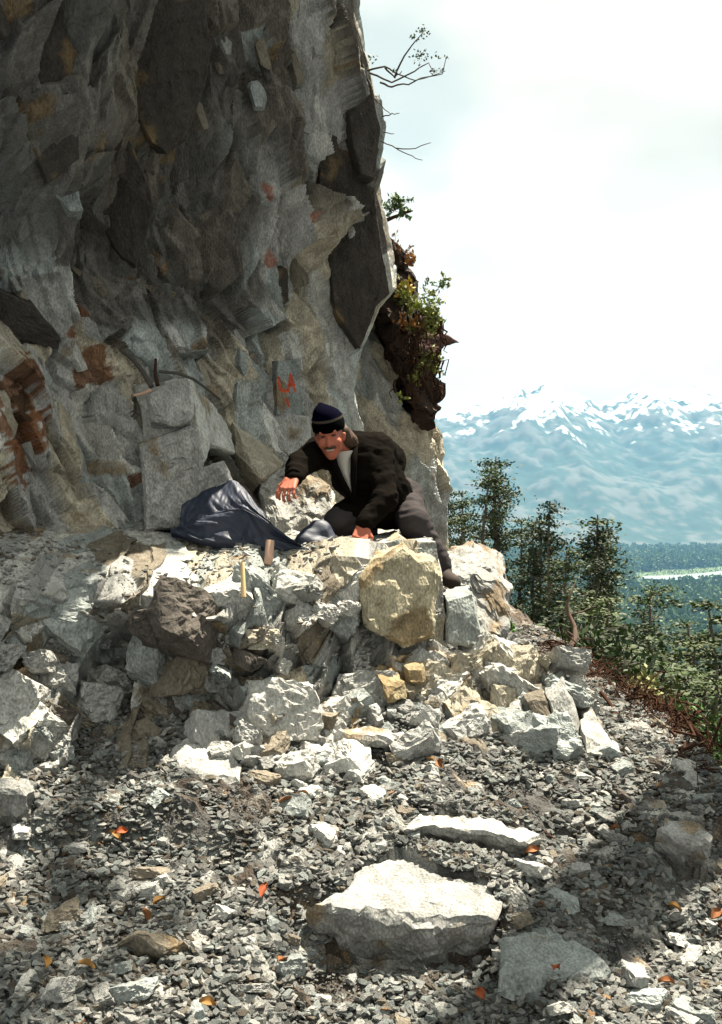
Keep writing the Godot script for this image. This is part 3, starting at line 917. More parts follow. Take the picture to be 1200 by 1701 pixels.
# loose stones and gravel
func build_stones() -> void:
	var r := RandomNumberGenerator.new()
	r.seed = 4242
	var variants := []
	for k in 12: variants.append(stone_mesh(r, r.randf_range(0.2, 0.5)))
	var rough := []
	for k in 14: rough.append(stone_mesh(r, r.randf_range(0.3, 0.65), 0.11))
	var mats := []
	for t in [["grey", 0.95], ["pale", 0.95], ["blue", 1.0], ["grey", 0.7], ["grey", 1.1], ["tan", 1.1], ["blue", 0.8], ["pale", 1.1]]:
		var m: StandardMaterial3D = M.stone.duplicate()
		m.vertex_color_use_as_albedo = false
		m.albedo_color = (tint(t[0]) * t[1] * 1.25).linear_to_srgb()
		mats.append(m)
	var made := 0
	var tries := 0
	while made < 280 and tries < 6000:
		tries += 1
		var d := r.randf_range(2.95, 5.4)
		var x := r.randf_range(-0.38, 0.38) * d
		if x > 1.5: continue
		var back := d - poly(front, x)
		if back > -0.25: continue
		if cleared(x, d): continue
		var s := 0.038 + 0.08 * pow(r.randf(), 2.4)
		var o := MeshInstance3D.new()
		o.mesh = rough[r.randi() % 14]
		o.material_override = mats[r.randi() % 8]
		o.name = numbered("loose_stone")
		add_child(o)
		var bs := Basis.from_euler(Vector3(r.randfn() * 0.28, r.randf() * TAU, r.randfn() * 0.28)).scaled(Vector3.ONE)
		bs = bs * Basis.from_scale(Vector3(s * 1.25, s * r.randf_range(0.7, 1.2), s))
		o.transform = Transform3D(bs, Vector3(x, ground_y(x, d) + s * 0.12, -d))
		if back > -0.02: tag(o, "loose angular stone lying on the sunlit rock bench", "stone", "loose stones on the bench")
		else: tag(o, "loose angular stone lying on the gravel floor of the cutting", "stone", "loose stones on the gravel floor")
		made += 1
	# angular rocks tumbled down the bench's broken front
	made = 0
	while made < 120:
		var x := r.randf_range(-0.62, 0.95)
		var d := (poly(front, x) if x < 0.4 else 5.25) + r.randf_range(-0.80, -0.30)
		if d < 4.15: continue
		var s := 0.05 + 0.15 * pow(r.randf(), 2.0)
		var o := MeshInstance3D.new()
		o.mesh = rough[r.randi() % 14]
		o.material_override = mats[r.randi() % 8]
		o.name = numbered("tumbled_rock")
		add_child(o)
		var bs := Basis.from_euler(Vector3(r.randfn() * 0.6, r.randf() * TAU, r.randfn() * 0.6)) * Basis.from_scale(Vector3(s * 1.2, s * r.randf_range(0.9, 1.7), s))
		o.transform = Transform3D(bs, Vector3(x, ground_y(x, d) + s * 0.15, -d))
		tag(o, "angular rock tumbled down the broken front of the bench", "rock", "tumbled rocks on the bench's front")
		made += 1
	# gravel: far more chips than anyone could count, in four shapes
	for kind in 3:
		var mm := MultiMesh.new()
		mm.transform_format = MultiMesh.TRANSFORM_3D
		mm.use_colors = true
		mm.mesh = variants[kind * 3 + 1]
		var n := 30000
		mm.instance_count = n
		for k in n:
			var d := 2.6 + 2.9 * pow(r.randf(), 1.25)
			var x := r.randf_range(-0.40, 0.42) * d
			if k % 9 == 0:
				d = r.randf_range(4.6, 8.5); x = r.randf_range(0.3, 1.9)
			while cleared(x, d):
				d += 0.13; x += 0.05
			var back := d - poly(front, x)
			var s := 0.008 + 0.028 * pow(r.randf(), 2.6)
			if back > 0.0: s *= 0.7
			var keep := n_mid.get_noise_2d(x * 1.6 + 20.0, d * 1.6)
			if back > -0.1 and x < 0.42: s *= 0.05
			if (back > 0.05 and r.randf() < 0.72) or keep < -0.42: s *= 0.45
			var lie := surface_y(x, d)
			if lie > 0.9 and x < -0.4 and r.randf() < 0.8: s *= 0.25
			var bs := Basis.from_euler(Vector3(r.randfn() * 0.4, r.randf() * TAU, r.randfn() * 0.4)) * Basis.from_scale(Vector3(s * 1.3, s * r.randf_range(0.6, 1.2), s))
			mm.set_instance_transform(k, Transform3D(bs, Vector3(x, lie + s * 0.25 + 0.004, -d)))
			var t: String = ["grey", "pale", "blue", "grey", "blue", "grey", "blue", "pale", "grey", "tan", "rust"][mini(10, int(r.randf() * 10.03))]
			var c := tint(t) * r.randf_range(0.4, 1.15) * 0.98
			mm.set_instance_color(k, c)
		var o := MultiMeshInstance3D.new()
		o.multimesh = mm
		var m2: StandardMaterial3D = M.stone.duplicate()
		o.material_override = m2
		o.name = numbered("gravel")
		add_child(o)
		tag(o, "grey angular gravel chips strewn over the floor of the cutting", "gravel", "gravel", "stuff")

# ---- hillside, valley, river and mountains ------------------------------------------
const VALLEY := -187.0
func hill_y(x: float, d: float) -> float:
	var y := 0.30 - 0.85 * maxf(0.0, x - 1.5) - 0.9 * clampf(x - 1.5, 0.0, 3.0) - 0.09 * maxf(0.0, d - 8.0) - 0.55 * maxf(0.0, d - 48.0)
	y += 0.6 * n_low.get_noise_2d(x * 0.1, d * 0.1) * clampf((x - 1.0) * 0.3, 0.0, 1.0)
	return maxf(y - 0.12, VALLEY - 1.0)

func build_far() -> void:
	var v := PackedVector3Array(); var col := PackedColorArray()
	var w := 90; var h := 110
	for j in h:
		var d := 1.0 + 420.0 * pow(float(j) / (h - 1), 2.6)
		for i in w:
			var x := 1.9 + 330.0 * pow(float(i) / (w - 1), 2.4) + 0.0
			if d > 10.0: x -= minf(14.0, (d - 10.0) * 0.25)
			var y := hill_y(x, d)
			v.append(Vector3(x, y, -d))
			var s := n_low.get_noise_2d(x * 0.8, d * 0.8)
			col.append(Color(0.055, 0.06, 0.025).lerp(Color(0.12, 0.085, 0.06), clampf(s * 2.0 + 0.3, 0, 1)))
	var g := put(arr(v, grid_index(w, h, true), col, smooth_normals(v, grid_index(w, h, true))), "hillside", M.soil)
	tag(g, "steep wooded hillside falling from the cutting", "hillside", "", "structure")
	# valley floor
	v = PackedVector3Array(); col = PackedColorArray()
	w = 140; h = 120
	for j in h:
		var d := 120.0 + 6300.0 * pow(float(j) / (h - 1), 1.6)
		for i in w:
			var x := (float(i) / (w - 1) - 0.35) * (900.0 + d * 1.3)
			var y := VALLEY + 5.0 * n_low.get_noise_2d(x * 0.004, d * 0.004)
			v.append(Vector3(x, y, -d))
			var s := n_low.get_noise_2d(x * 0.012 + 5.0, d * 0.02)
			var c := Color(0.035, 0.06, 0.028).lerp(Color(0.075, 0.10, 0.045), clampf(0.5 + s, 0, 1))
			col.append(c)
	var ix := grid_index(w, h, true)
	g = put(arr(v, ix, col, smooth_normals(v, ix)), "valley", M.far)
	tag(g, "wide forested valley floor", "valley", "", "structure")
	# river: a pale reach of water
	v = PackedVector3Array()
	var up := PackedInt32Array()
	var n := 40
	for k in n:
		var t := float(k) / (n - 1)
		var px := lerpf(1068, 1500, t)
		var py := 958.5 - 26.0 * t + 5.0 * sin(t * 7.0)
		var wd := 4.0 + 14.0 * sin(minf(1.0, t * 1.4) * PI * 0.5) + 3.0 * t
		for s in [-0.5, 0.5]:
			var q: float = py + s * wd
			var d := (EYE - (VALLEY + 9.0)) / (q - 850.5) * F
			v.append(P(px, q, d))
	for k in n - 1:
		up.append_array(PackedInt32Array([k * 2, k * 2 + 2, k * 2 + 1, k * 2 + 2, k * 2 + 3, k * 2 + 1]))
	var water := mat(lin(0.32, 0.36, 0.33), 0.12)
	water.metallic_specular = 0.8
	g = put(arr(v, up), "river", water)
	tag(g, "pale river reach shining in the valley", "river", "", "structure")
	# mountains
	var ridge := PackedVector2Array([Vector2(-600, 670), Vector2(300, 690), Vector2(600, 700), Vector2(745, 690), Vector2(800, 672), Vector2(835, 650), Vector2(862, 632), Vector2(885, 636), Vector2(908, 618), Vector2(930, 640), Vector2(965, 655), Vector2(1005, 672), Vector2(1045, 655), Vector2(1085, 636), Vector2(1125, 648), Vector2(1160, 636), Vector2(1200, 628), Vector2(1400, 645), Vector2(1900, 680)])
	v = PackedVector3Array(); col = PackedColorArray()
	w = 420; h = 190
	for j in h:
		var t := float(j) / (h - 1)
		var d := 4700.0 + 3300.0 * t
		for i in w:
			var px := lerpf(300, 1650, float(i) / (w - 1))
			var x := (px - 600.0) / F * 7000.0 * (0.9 + 0.1 * d / 7000.0)
			var top := EYE - (poly(ridge, px) - 850.5) / F * 7200.0
			var q := t / 0.76
			var prof := pow(clampf(q, 0, 1), 1.12) if q < 1.0 else 1.0 - 0.6 * (q - 1.0)
			var nz := n_low.get_noise_2d(x * 0.0012, d * 0.0012)
			var rg := 1.0 - absf(n_low.get_noise_2d(x * 0.0022 + 90.0, d * 0.0014)) * 2.0
			var rf := n_mid.get_noise_2d(x * 0.006, d * 0.006)
			var env := 4.0 * clampf(q, 0, 1) * (1.15 - clampf(q, 0, 1))
			var y := VALLEY - 4.0 + (top - VALLEY) * prof + env * (50.0 * nz + 12.0 * (rg - 0.5) + 24.0 * n_mid.get_noise_2d(x * 0.0034, d * 0.0009)) + 14.0 * rf * clampf(q * 2.0, 0, 1) + 30.0 * n_mid.get_noise_2d(x * 0.011, d * 0.004) * smoothstep(0.7, 1.0, q)
			v.append(Vector3(x, y, -d))
			var snow := smoothstep(560.0, 900.0, y + 330.0 * n_mid.get_noise_2d(x * 0.004 + d * 0.002, d * 0.004) + 260.0 * n_fine.get_noise_2d(x * 0.0035, d * 0.0025))
			var c := Color(0.018, 0.032, 0.024).lerp(Color(0.06, 0.065, 0.055), clampf(0.3 + 2.2 * rf + 1.2 * nz + 1.1 * n_fine.get_noise_2d(x * 0.004, d * 0.003), 0, 1))
			snow = 0.9 * smoothstep(0.2, 0.95, snow)
			col.append(c.lerp(Color(0.82, 0.84, 0.84), snow))
	ix = grid_index(w, h, true)
	g = put(arr(v, ix, col, smooth_normals(v, ix)), "mountain", M.far)
	tag(g, "hazy blue mountain range with patches of snow", "mountain", "", "structure")
	# the valley's forest reads as one mass
	var r := RandomNumberGenerator.new()
	r.seed = 91
	var mm := MultiMesh.new()
	mm.transform_format = MultiMesh.TRANSFORM_3D
	mm.use_colors = true
	mm.mesh = far_crown(r)
	var count := 44000
	mm.instance_count = count
	for k in count:
		var d := 350.0 * pow(4700.0 / 350.0, pow(r.randf(), 0.75))
		var x := (r.randf_range(640, 1500) - 600.0) / F * d
		var s := r.randf_range(11.0, 22.0) * (1.0 + d / 14000.0)
		var py := 850.5 + (EYE - VALLEY) / d * F
		var px := 600.0 + x / d * F
		var off := py - (958.5 - 26.0 * (px - 1068.0) / 432.0)
		if px > 1050 and off > -9.0 and off < 30.0: s *= 0.12      # open gravel banks along the river
		mm.set_instance_transform(k, Transform3D(Basis(Vector3.UP, r.randf() * TAU).scaled(Vector3(s, s * r.randf_range(0.9, 1.6), s)), Vector3(x, VALLEY, -d)))
		mm.set_instance_color(k, Color(0.05, 0.085, 0.035).lerp(Color(0.10, 0.14, 0.05), r.randf()) * r.randf_range(0.6, 1.2))
	var o := MultiMeshInstance3D.new()
	o.multimesh = mm
	o.material_override = M.leaf
	o.name = "forest"
	add_child(o)
	tag(o, "dense far forest covering the valley floor", "forest", "", "stuff")

func far_crown(r: RandomNumberGenerator) -> ArrayMesh:
	var v := PackedVector3Array(); var ix := PackedInt32Array(); var col := PackedColorArray()
	for k in 70:
		var z := r.randf()
		var an := r.randf() * TAU
		var rad := 0.5 * sqrt(maxf(0.0, 1.0 - pow(z * 1.15 - 0.3, 2.0))) * r.randf_range(0.5, 1.05)
		var c := Vector3(cos(an) * rad, 0.15 + z * 0.9, sin(an) * rad)
		var q := Vector3(r.randfn(), r.randfn(), r.randfn()).normalized() * 0.17
		var s := q.cross(Vector3(r.randfn(), r.randfn(), r.randfn())).normalized() * 0.15
		var at := v.size()
		v.append_array(PackedVector3Array([c + q, c + s, c - q, c - s]))
		for e in 4: col.append(Color.WHITE * r.randf_range(0.75, 1.0))
		ix.append_array(PackedInt32Array([at, at + 1, at + 2, at, at + 2, at + 3]))
	return arr(v, ix, col)

# ---- trees, shrubs, roots ----------------------------------------------------------------
func leaf_quad(v: PackedVector3Array, ix: PackedInt32Array, col: PackedColorArray, c: Vector3, along: Vector3, nrm: Vector3, ln: float, wd: float, cc: Color) -> void:
	var s := along.cross(nrm).normalized() * wd
	var at := v.size()
	v.append_array(PackedVector3Array([c - along * ln, c + s, c + along * ln, c - s]))
	for e in 4: col.append(cc)
	ix.append_array(PackedInt32Array([at, at + 1, at + 2, at, at + 2, at + 3]))

# a southern beech one metre tall: [trunk with its limbs, crown of layered leaf sprays]
func make_tree(sd: int, spread: float, bare: float, twin: bool, hue: Color, thick := 17) -> Array:
	var r := RandomNumberGenerator.new()
	r.seed = sd
	var tv := PackedVector3Array(); var ti := PackedInt32Array()
	var v := PackedVector3Array(); var ix := PackedInt32Array(); var col := PackedColorArray()
	for stem in (2 if twin else 1):
		var lean := Vector3(r.randfn() * 0.02 + (0.10 * (stem * 2 - 1) if twin else 0.0), 0, r.randfn() * 0.02)
		var hgt := 1.0 - 0.16 * stem
		var path := []; var rad := []
		var wob := Vector3(r.randf() * 6.0, r.randf() * 6.0, 0)
		for k in 11:
			var t := k / 10.0
			path.append(Vector3(0.012 * sin(wob.x + t * 7.0), t * hgt, 0.012 * sin(wob.y + t * 6.0)) + lean * t)
			rad.append(0.016 * pow(1.0 - t, 0.8) + 0.0018)
		tube(tv, ti, path, rad, 7)
		var limbs := 34 if not twin else 24
		for b in limbs:
			var t := bare + (0.985 - bare) * (b + r.randf()) / limbs
			var q := (t - bare) / (1.0 - bare)
			var prof := (0.62 + 0.38 * sin(q * 9.0 + sd)) * sqrt(clampf((1.0 - q) * 3.2 + 0.12, 0.0, 1.0)) * (0.65 + 0.35 * minf(1.0, q * 3.0))
			var ln := spread * prof * r.randf_range(0.45, 1.15)
			var an := r.randf() * TAU
			var f := t * 10.0
			var o: Vector3 = path[int(minf(f, 9.0))].lerp(path[int(minf(f, 9.0)) + 1], f - int(minf(f, 9.0)))
			var dir := Vector3(cos(an), r.randf_range(0.15, 0.95), sin(an)).normalized()
			var lp := []; var lr := []
			for k in 5:
				var g := k / 4.0
				lp.append(o + dir * ln * g + Vector3(r.randfn() * 0.004, -0.10 * ln * g * g + r.randfn() * 0.004, r.randfn() * 0.004))
				lr.append(0.0042 * (1.0 - g) * (1.2 - t) + 0.0008)
			tube(tv, ti, lp, lr, 4)
			var sprays := int(6 + ln * 46.0)
			for s in sprays:
				var g := r.randf_range(0.5, 1.06)
				var at: Vector3 = lp[0].lerp(lp[4], g) + Vector3(r.randfn(), r.randfn() * 0.35, r.randfn()) * ln * 0.16
				var size := r.randf_range(0.012, 0.032)
				var shade := r.randf_range(0.55, 1.25)
				var flat := Vector3(r.randfn() * 0.25, 1.0, r.randfn() * 0.25).normalized()
				for l in thick:
					var pp := at + Vector3(r.randfn(), r.randfn() * 0.28, r.randfn()) * size
					var al := Vector3(r.randfn(), r.randfn() * 0.4, r.randfn()).normalized()
					leaf_quad(v, ix, col, pp, al, (flat + Vector3(r.randfn(), r.randfn(), r.randfn()) * 0.45).normalized(), r.randf_range(0.004, 0.0085), r.randf_range(0.0026, 0.005), hue * 0.42 * shade * r.randf_range(0.75, 1.25))
	return [arr(tv, ti, PackedColorArray(), smooth_normals(tv, ti)), arr(v, ix, col)]

func build_trees() -> void:
	var green := Color(0.075, 0.105, 0.035)
	var kinds := [
		make_tree(1, 0.105, 0.46, true, green), make_tree(2, 0.075, 0.48, false, Color(0.065, 0.09, 0.035)), make_tree(3, 0.10, 0.36, false, Color(0.05, 0.07, 0.026)),
		make_tree(4, 0.17, 0.22, false, Color(0.085, 0.11, 0.034), 26), make_tree(5, 0.20, 0.15, true, Color(0.07, 0.11, 0.03), 26), make_tree(6, 0.08, 0.42, false, green),
	]
	# where the top of each stands: px, py, distance, kind, girth, label
	var T := [
		[790, 784, 40.0, 0, 0.95, "twin stemmed beech with curved trunks rising behind the earth topped boulder"],
		[841, 764, 43.0, 1, 1.25, "tallest slender beech with a bare lower trunk above the slope"],
		[765, 822, 46.0, 5, 1.0, "thin beech half hidden by the twin stemmed beech"],
		[864, 868, 44.0, 5, 1.0, "narrow dark beech beside the tallest slender beech"],
		[888, 872, 41.0, 2, 0.9, "narrow beech left of the densest dark beech"],
		[918, 838, 38.0, 2, 1.15, "densest dark beech with a broad flat layered crown"],
		[972, 862, 41.0, 1, 1.5, "pale airy beech right of the densest dark beech"],
		[950, 920, 36.0, 5, 1.1, ""], [990, 930, 39.0, 2, 0.9, ""],
		[1032, 982, 28.0, 4, 1.0, "bushy bright green beech leaning over the root tangle"],
		[1012, 1000, 24.0, 3, 1.0, ""], [965, 985, 27.0, 5, 1.1, ""], [1060, 1015, 30.0, 2, 1.1, ""],
		[1105, 1052, 31.0, 2, 1.2, "dark beech in the gap before the valley forest"],
		[1182, 1008, 27.0, 3, 1.3, "light green beech at the right, highest of the lower stand"],
		[1150, 1075, 25.0, 3, 1.1, ""], [1125, 1110, 23.0, 5, 1.2, ""], [1080, 1085, 24.0, 4, 1.0, ""], [1205, 1060, 22.0, 2, 1.2, ""], [1060, 1120, 20.0, 2, 1.2, ""],
		[1110, 1160, 18.0, 4, 1.1, ""], [1165, 1140, 18.5, 3, 1.2, ""], [1210, 1130, 17.0, 4, 1.1, ""], [1140, 1195, 15.0, 4, 1.2, "leafy bright green sapling over the end of the root slope"],
		[1190, 1190, 14.0, 4, 1.3, ""], [1085, 1180, 15.5, 3, 1.2, ""], [1030, 1075, 19.0, 5, 1.3, ""], [985, 1050, 21.0, 2, 1.3, ""], [1245, 1040, 24.0, 3, 1.3, ""], [940, 1010, 25.0, 2, 1.3, ""], [1000, 895, 42.0, 5, 1.0, ""], [1045, 1040, 22.0, 2, 1.2, ""],
		[1135, 1040, 33.0, 5, 1.3, ""], [820, 835, 47.0, 1, 1.0, ""], [756, 815, 44.0, 1, 1.0, ""], [893, 862, 40.0, 1, 1.1, ""], [990, 885, 43.0, 1, 1.0, ""], [1165, 1225, 12.5, 4, 1.4, ""], [1210, 1235, 12.0, 4, 1.4, ""],
	]
	var turn := 0.0
	# unseen beeches added beside the cutting to throw dappled shade over the near floor
	var tall := make_tree(7, 0.13, 0.76, false, green, 10)
	for q in [[3.3, 3.0, 14.0], [2.7, 3.3, 13.5], [2.5, 4.9, 16.0]]:
		var o := thing("beech_tree", Vector3(q[0], hill_y(q[0], q[1]) - 0.1, -q[1]), "unseen tall beech added beside the cutting to shade the near floor", "tree", "beeches on the slope")
		o.rotation.y = q[0] * 3.0
		for part in 2:
			var mi := put(tall[part], "trunk" if part == 0 else "crown", M.bark if part == 0 else M.leaf, o)
			mi.scale = Vector3(q[2], q[2], q[2])
	for q in T:
		turn += 2.1
		var top := P(q[0], q[1], q[2])
		var y := hill_y(top.x, q[2])
		var H := maxf(1.2, top.y - y)
		var lab: String = q[5] if q[5] != "" else "beech standing among others on the wooded slope below the cutting"
		var o := thing("beech_tree", Vector3(top.x, y - 0.1, -q[2]), lab, "tree", "beeches on the slope")
		o.rotation.y = turn
		var k: Array = kinds[q[3]]
		var sc := H * 1.02
		var gx: float = sc * q[4] * clampf(9.0 / H, 0.8, 1.5)
		for part in 2:
			var mi := put(k[part], "trunk" if part == 0 else "crown", M.bark if part == 0 else M.leaf, o)
			mi.scale = Vector3(gx, sc, gx)
	# the dead leaning trunk on the slope's edge
	var a := P(934, 1115, 9.5); var b := P(958, 968, 9.9)
	var dead := thing("dead_trunk", a, "pinkish dead trunk leaning on the edge of the slope", "trunk")
	var pth := []; var rd := []
	for k in 9:
		var t := k / 8.0
		pth.append((b - a) * t + Vector3(0.05 * sin(t * 5.0) - 0.03 * sin(t * 11.0), 0, 0.03 * sin(t * 8.0)))
		rd.append(0.032 * (1.0 - t) + 0.007)
	put(tube_mesh(pth, rd, 7), "stem", M.deadwood, dead)
	put(tube_mesh([pth[5], pth[5] + Vector3(0.13, 0.03, 0), pth[5] + Vector3(0.25, 0.10, 0.05)], [0.011, 0.008, 0.003], 5), "limb", M.deadwood, dead)
	put(tube_mesh([pth[3], pth[3] + Vector3(-0.08, 0.06, 0), pth[3] + Vector3(-0.12, 0.17, 0.05)], [0.010, 0.007, 0.003], 5), "limb", M.deadwood, dead)

func bush(called: String, label: String, spots: Array, hues: Array, sd: int, leaf: float, count: int, group := "") -> Node3D:
	var r := RandomNumberGenerator.new()
	r.seed = sd
	var base: Vector3 = spots[0][0]
	var o := thing(called, base, label, "shrub", group)
	var tv := PackedVector3Array(); var ti := PackedInt32Array()
	var v := PackedVector3Array(); var ix := PackedInt32Array(); var col := PackedColorArray()
	for s in spots:
		var c: Vector3 = s[0]
		var rad: float = s[1]
		var hue: Color = hues[r.randi() % hues.size()]
		for t in maxi(3, int(count / 16.0)):
			var dir := Vector3(r.randfn(), r.randfn() * 0.8 + 0.5, r.randfn()).normalized()
			var tip := c + dir * rad * r.randf_range(0.4, 1.25)
			tube(tv, ti, [c - base, (c + tip) * 0.5 - base + Vector3(r.randfn(), r.randfn(), r.randfn()) * rad * 0.08, tip - base], [rad * 0.018, rad * 0.013, rad * 0.006], 4)
			for l in 16:
				var g := r.randf_range(0.35, 1.05)
				var p := c.lerp(tip, g) + Vector3(r.randfn(), r.randfn(), r.randfn()) * rad * 0.10 - base
				leaf_quad(v, ix, col, p, (dir + Vector3(r.randfn(), r.randfn(), r.randfn()) * 0.8).normalized(), Vector3(r.randfn(), 0.8 + r.randfn() * 0.6, r.randfn()).normalized(), leaf * r.randf_range(0.6, 1.3), leaf * r.randf_range(0.3, 0.6), hue * r.randf_range(0.55, 1.35))
	put(arr(tv, ti, PackedColorArray(), smooth_normals(tv, ti)), "stems", M.twig, o)
	put(arr(v, ix, col), "leaves", M.leaf, o)
	return o

func wavy(r: RandomNumberGenerator, a: Vector3, b: Vector3, n: int, amp: float) -> Array:
	var out := []
	for k in n:
		var t := float(k) / (n - 1)
		out.append(a.lerp(b, t) + Vector3(r.randfn(), r.randfn(), r.randfn()) * amp * sin(PI * clampf(t, 0.08, 0.9)))
	return out
func taper(n: int, r0: float, r1: float) -> Array:
	var out := []
	for k in n: out.append(lerpf(r0, r1, float(k) / (n - 1)))
	return out

func build_bushes() -> void:
	var g1 := Color(0.07, 0.11, 0.035); var g2 := Color(0.16, 0.17, 0.045); var yo := Color(0.34, 0.22, 0.05); var g3 := Color(0.05, 0.085, 0.04); var rd := Color(0.24, 0.10, 0.035)
	# turf of dark earth and roots hanging over the corner
	var f := face_at([632, 395, 7.3, 660, 400, 7.4, 684, 455, 7.5, 700, 500, 7.5, 734, 535, 7.55, 738, 580, 7.5, 728, 625, 7.45, 734, 655, 7.4, 715, 712, 7.35, 700, 690, 7.3, 690, 640, 7.25, 660, 585, 7.2, 636, 515, 7.2])
	var so := boulder("earth_overhang", "dark peaty earth hanging over the cliff's corner, bound by roots", "", block_mesh(f, Vector3(-0.15, 0.05, -0.5), 1.0, Color(0.06, 0.038, 0.028), {"rough": 0.06, "stain": -1.0, "cell": 0.035}))
	so.set_meta("category", "earth")
	f = face_at([688, 556, 7.35, 722, 552, 7.4, 744, 556, 7.4, 766, 568, 7.4, 742, 575, 7.38, 724, 588, 7.34, 700, 590, 7.3])
	var wedge := boulder("rock_wedge", "reddish brown pointed rock jutting from the earth overhang into the sky", "", block_mesh(f, Vector3(-0.1, 0.02, -0.15), 1.0, Color(0.11, 0.06, 0.05), {"rough": 0.012, "bevel": 0.012, "stain": -1.0}))
	wedge.set_meta("category", "rock")
	var B := [
		["small leafy shrub on a stem sticking out high on the cliff's corner", [[P(652, 350, 7.3), 0.12], [P(666, 336, 7.3), 0.09], [P(672, 352, 7.3), 0.07]], [g1, g3], 160, 0.018],
		["sparse green shrub under the sticking out stem", [[P(648, 408, 7.3), 0.12], [P(668, 425, 7.3), 0.10], [P(684, 440, 7.3), 0.08]], [g1, g3, rd], 110, 0.016],
		["spindly shrub reaching from the earth overhang", [[P(712, 487, 7.4), 0.10], [P(730, 478, 7.4), 0.11], [P(745, 465, 7.4), 0.06]], [g1, g2], 90, 0.016],
		["green and orange leaved shrub hanging on the earth overhang", [[P(684, 505, 7.2), 0.16], [P(705, 520, 7.2), 0.17], [P(725, 530, 7.25), 0.12], [P(680, 540, 7.2), 0.13], [P(700, 555, 7.2), 0.11], [P(668, 485, 7.25), 0.10]], [g1, g2, yo, g1, rd], 200, 0.02],
		["low green fern like shrub below the pointed rock", [[P(705, 600, 7.2), 0.10], [P(724, 598, 7.25), 0.09], [P(690, 632, 7.15), 0.06], [P(716, 612, 7.2), 0.08]], [g1, g2], 130, 0.018],
		["tiny green plant on the grey cliff corner", [[P(668, 662, 7.0), 0.05], [P(660, 655, 7.0), 0.03]], [g2], 60, 0.014],
	]
	var sd := 500
	for b in B:
		sd += 1
		bush("shrub", b[0], b[1], b[2], sd, b[4], b[3], "shrubs on the cliff's corner")
	var r := RandomNumberGenerator.new()
	r.seed = 61
	var rt := thing("hanging_roots", P(700, 620, 7.2), "tangle of reddish brown roots hanging from the earth overhang", "roots")
	for k in 46:
		var px := r.randf_range(655, 735)
		var py := r.randf_range(520, 650)
		var a := P(px, py, 7.15); var b := P(px + r.randfn() * 14.0, py + r.randf_range(20, 60), 7.1 + r.randf() * 0.1)
		if px > 715: b = P(minf(px + r.randfn() * 8.0, 742), py + r.randf_range(15, 45), 7.2)
		var pa := wavy(r, a, b, 6, 0.025)
		for i in 6: pa[i] -= rt.position
		put(tube_mesh(pa, taper(6, 0.010, 0.003), 5), "root", M.root, rt)
	# bare twigs against the sky
	var tw := [
		["leafy budded branch reaching from the cliff's top edge into the sky", [[615, 122, 650, 137, 690, 118, 712, 104, 722, 122], [612, 117, 640, 110, 660, 122, 690, 135, 740, 118], [655, 132, 672, 92, 690, 68, 706, 50], [632, 138, 650, 144, 680, 140, 700, 130, 735, 122, 742, 95], [640, 112, 655, 128, 668, 118]], true],
		["thin bare twig on the cliff's edge below the budded branch", [[622, 165, 636, 178, 650, 190], [636, 193, 652, 190, 664, 188]], false],
		["bare drooping twig on the cliff's edge", [[634, 234, 660, 247, 684, 260, 702, 266], [660, 247, 690, 246, 716, 237], [638, 219, 655, 222]], false],
	]
	for q in tw:
		var o := thing("branch", P(q[1][0][0], q[1][0][1], 5.9), q[0], "branch", "branches against the sky")
		var v := PackedVector3Array(); var ix := PackedInt32Array(); var col := PackedColorArray()
		for line in q[1]:
			var pa := []
			for k in range(0, line.size(), 2): pa.append(P(line[k], line[k + 1], 5.9 + 0.05 * sin(line[k])) - o.position)
			var fine := []
			for k in pa.size() - 1:
				for e in 3: fine.append(pa[k].lerp(pa[k + 1], e / 3.0) + Vector3(r.randfn(), r.randfn(), r.randfn()) * 0.003)
			fine.append(pa[pa.size() - 1])
			put(tube_mesh(fine, taper(fine.size(), 0.0065 if q[2] else 0.004, 0.0022), 5), "twig", M.twig, o)
		if q[2]:
			for c in [[697, 92, 0.045, 60], [704, 52, 0.03, 26], [686, 64, 0.02, 12], [722, 118, 0.022, 16], [733, 116, 0.016, 10], [742, 95, 0.014, 8], [616, 98, 0.03, 20], [724, 94, 0.016, 8], [655, 118, 0.018, 8]]:
				for l in c[3]:
					var p: Vector3 = P(c[0], c[1], 5.9) - o.position + Vector3(r.randfn() * 1.1, r.randfn() * 0.7, r.randfn()) * c[2] * 0.6
					leaf_quad(v, ix, col, p, Vector3(r.randfn(), r.randfn(), r.randfn()).normalized(), Vector3(r.randfn(), 1, r.randfn()).normalized(), 0.010, 0.006, Color(0.045, 0.065, 0.05))
			put(arr(v, ix, col), "leaves", M.leaf, o)
	# the shrub's stem high on the corner
	var st := thing("branch", P(628, 366, 7.3), "crooked stem sticking out of the cliff's corner under a leafy shrub", "branch", "branches against the sky")
	var sp := []
	for q in [[624, 368], [642, 366], [656, 360], [672, 354], [686, 350]]: sp.append(P(q[0], q[1], 7.3) - st.position)
	put(tube_mesh(sp, taper(5, 0.02, 0.006), 6), "twig", M.root, st)
	# root tangle on the right-hand slope
	var rw := thing("root_tangle", P(1050, 1230, 5.0), "reddish brown tangle of torn roots spilling down the slope's edge", "roots")
	for k in 300:
		var t := r.randf()
		var px := lerpf(905, 1165, t) + r.randfn() * 18.0
		var d := lerpf(7.0, 4.45, t) + r.randf_range(-0.25, 0.25)
		var x := (px - 600.0) / F * d
		var a := Vector3(x, ground_y(x, d) + r.randf_range(0.0, 0.09), -d)
		var ln := r.randf_range(0.08, 0.34)
		var dir := Vector3(r.randfn() * 0.7 + 0.2, r.randfn() * 0.35 - 0.25, r.randfn() * 0.7 + 0.3).normalized()
		var b := a + dir * ln
		b.y = maxf(b.y, ground_y(b.x, -b.z) - 0.01)
		var pa := wavy(r, a, b, 7, 0.034)
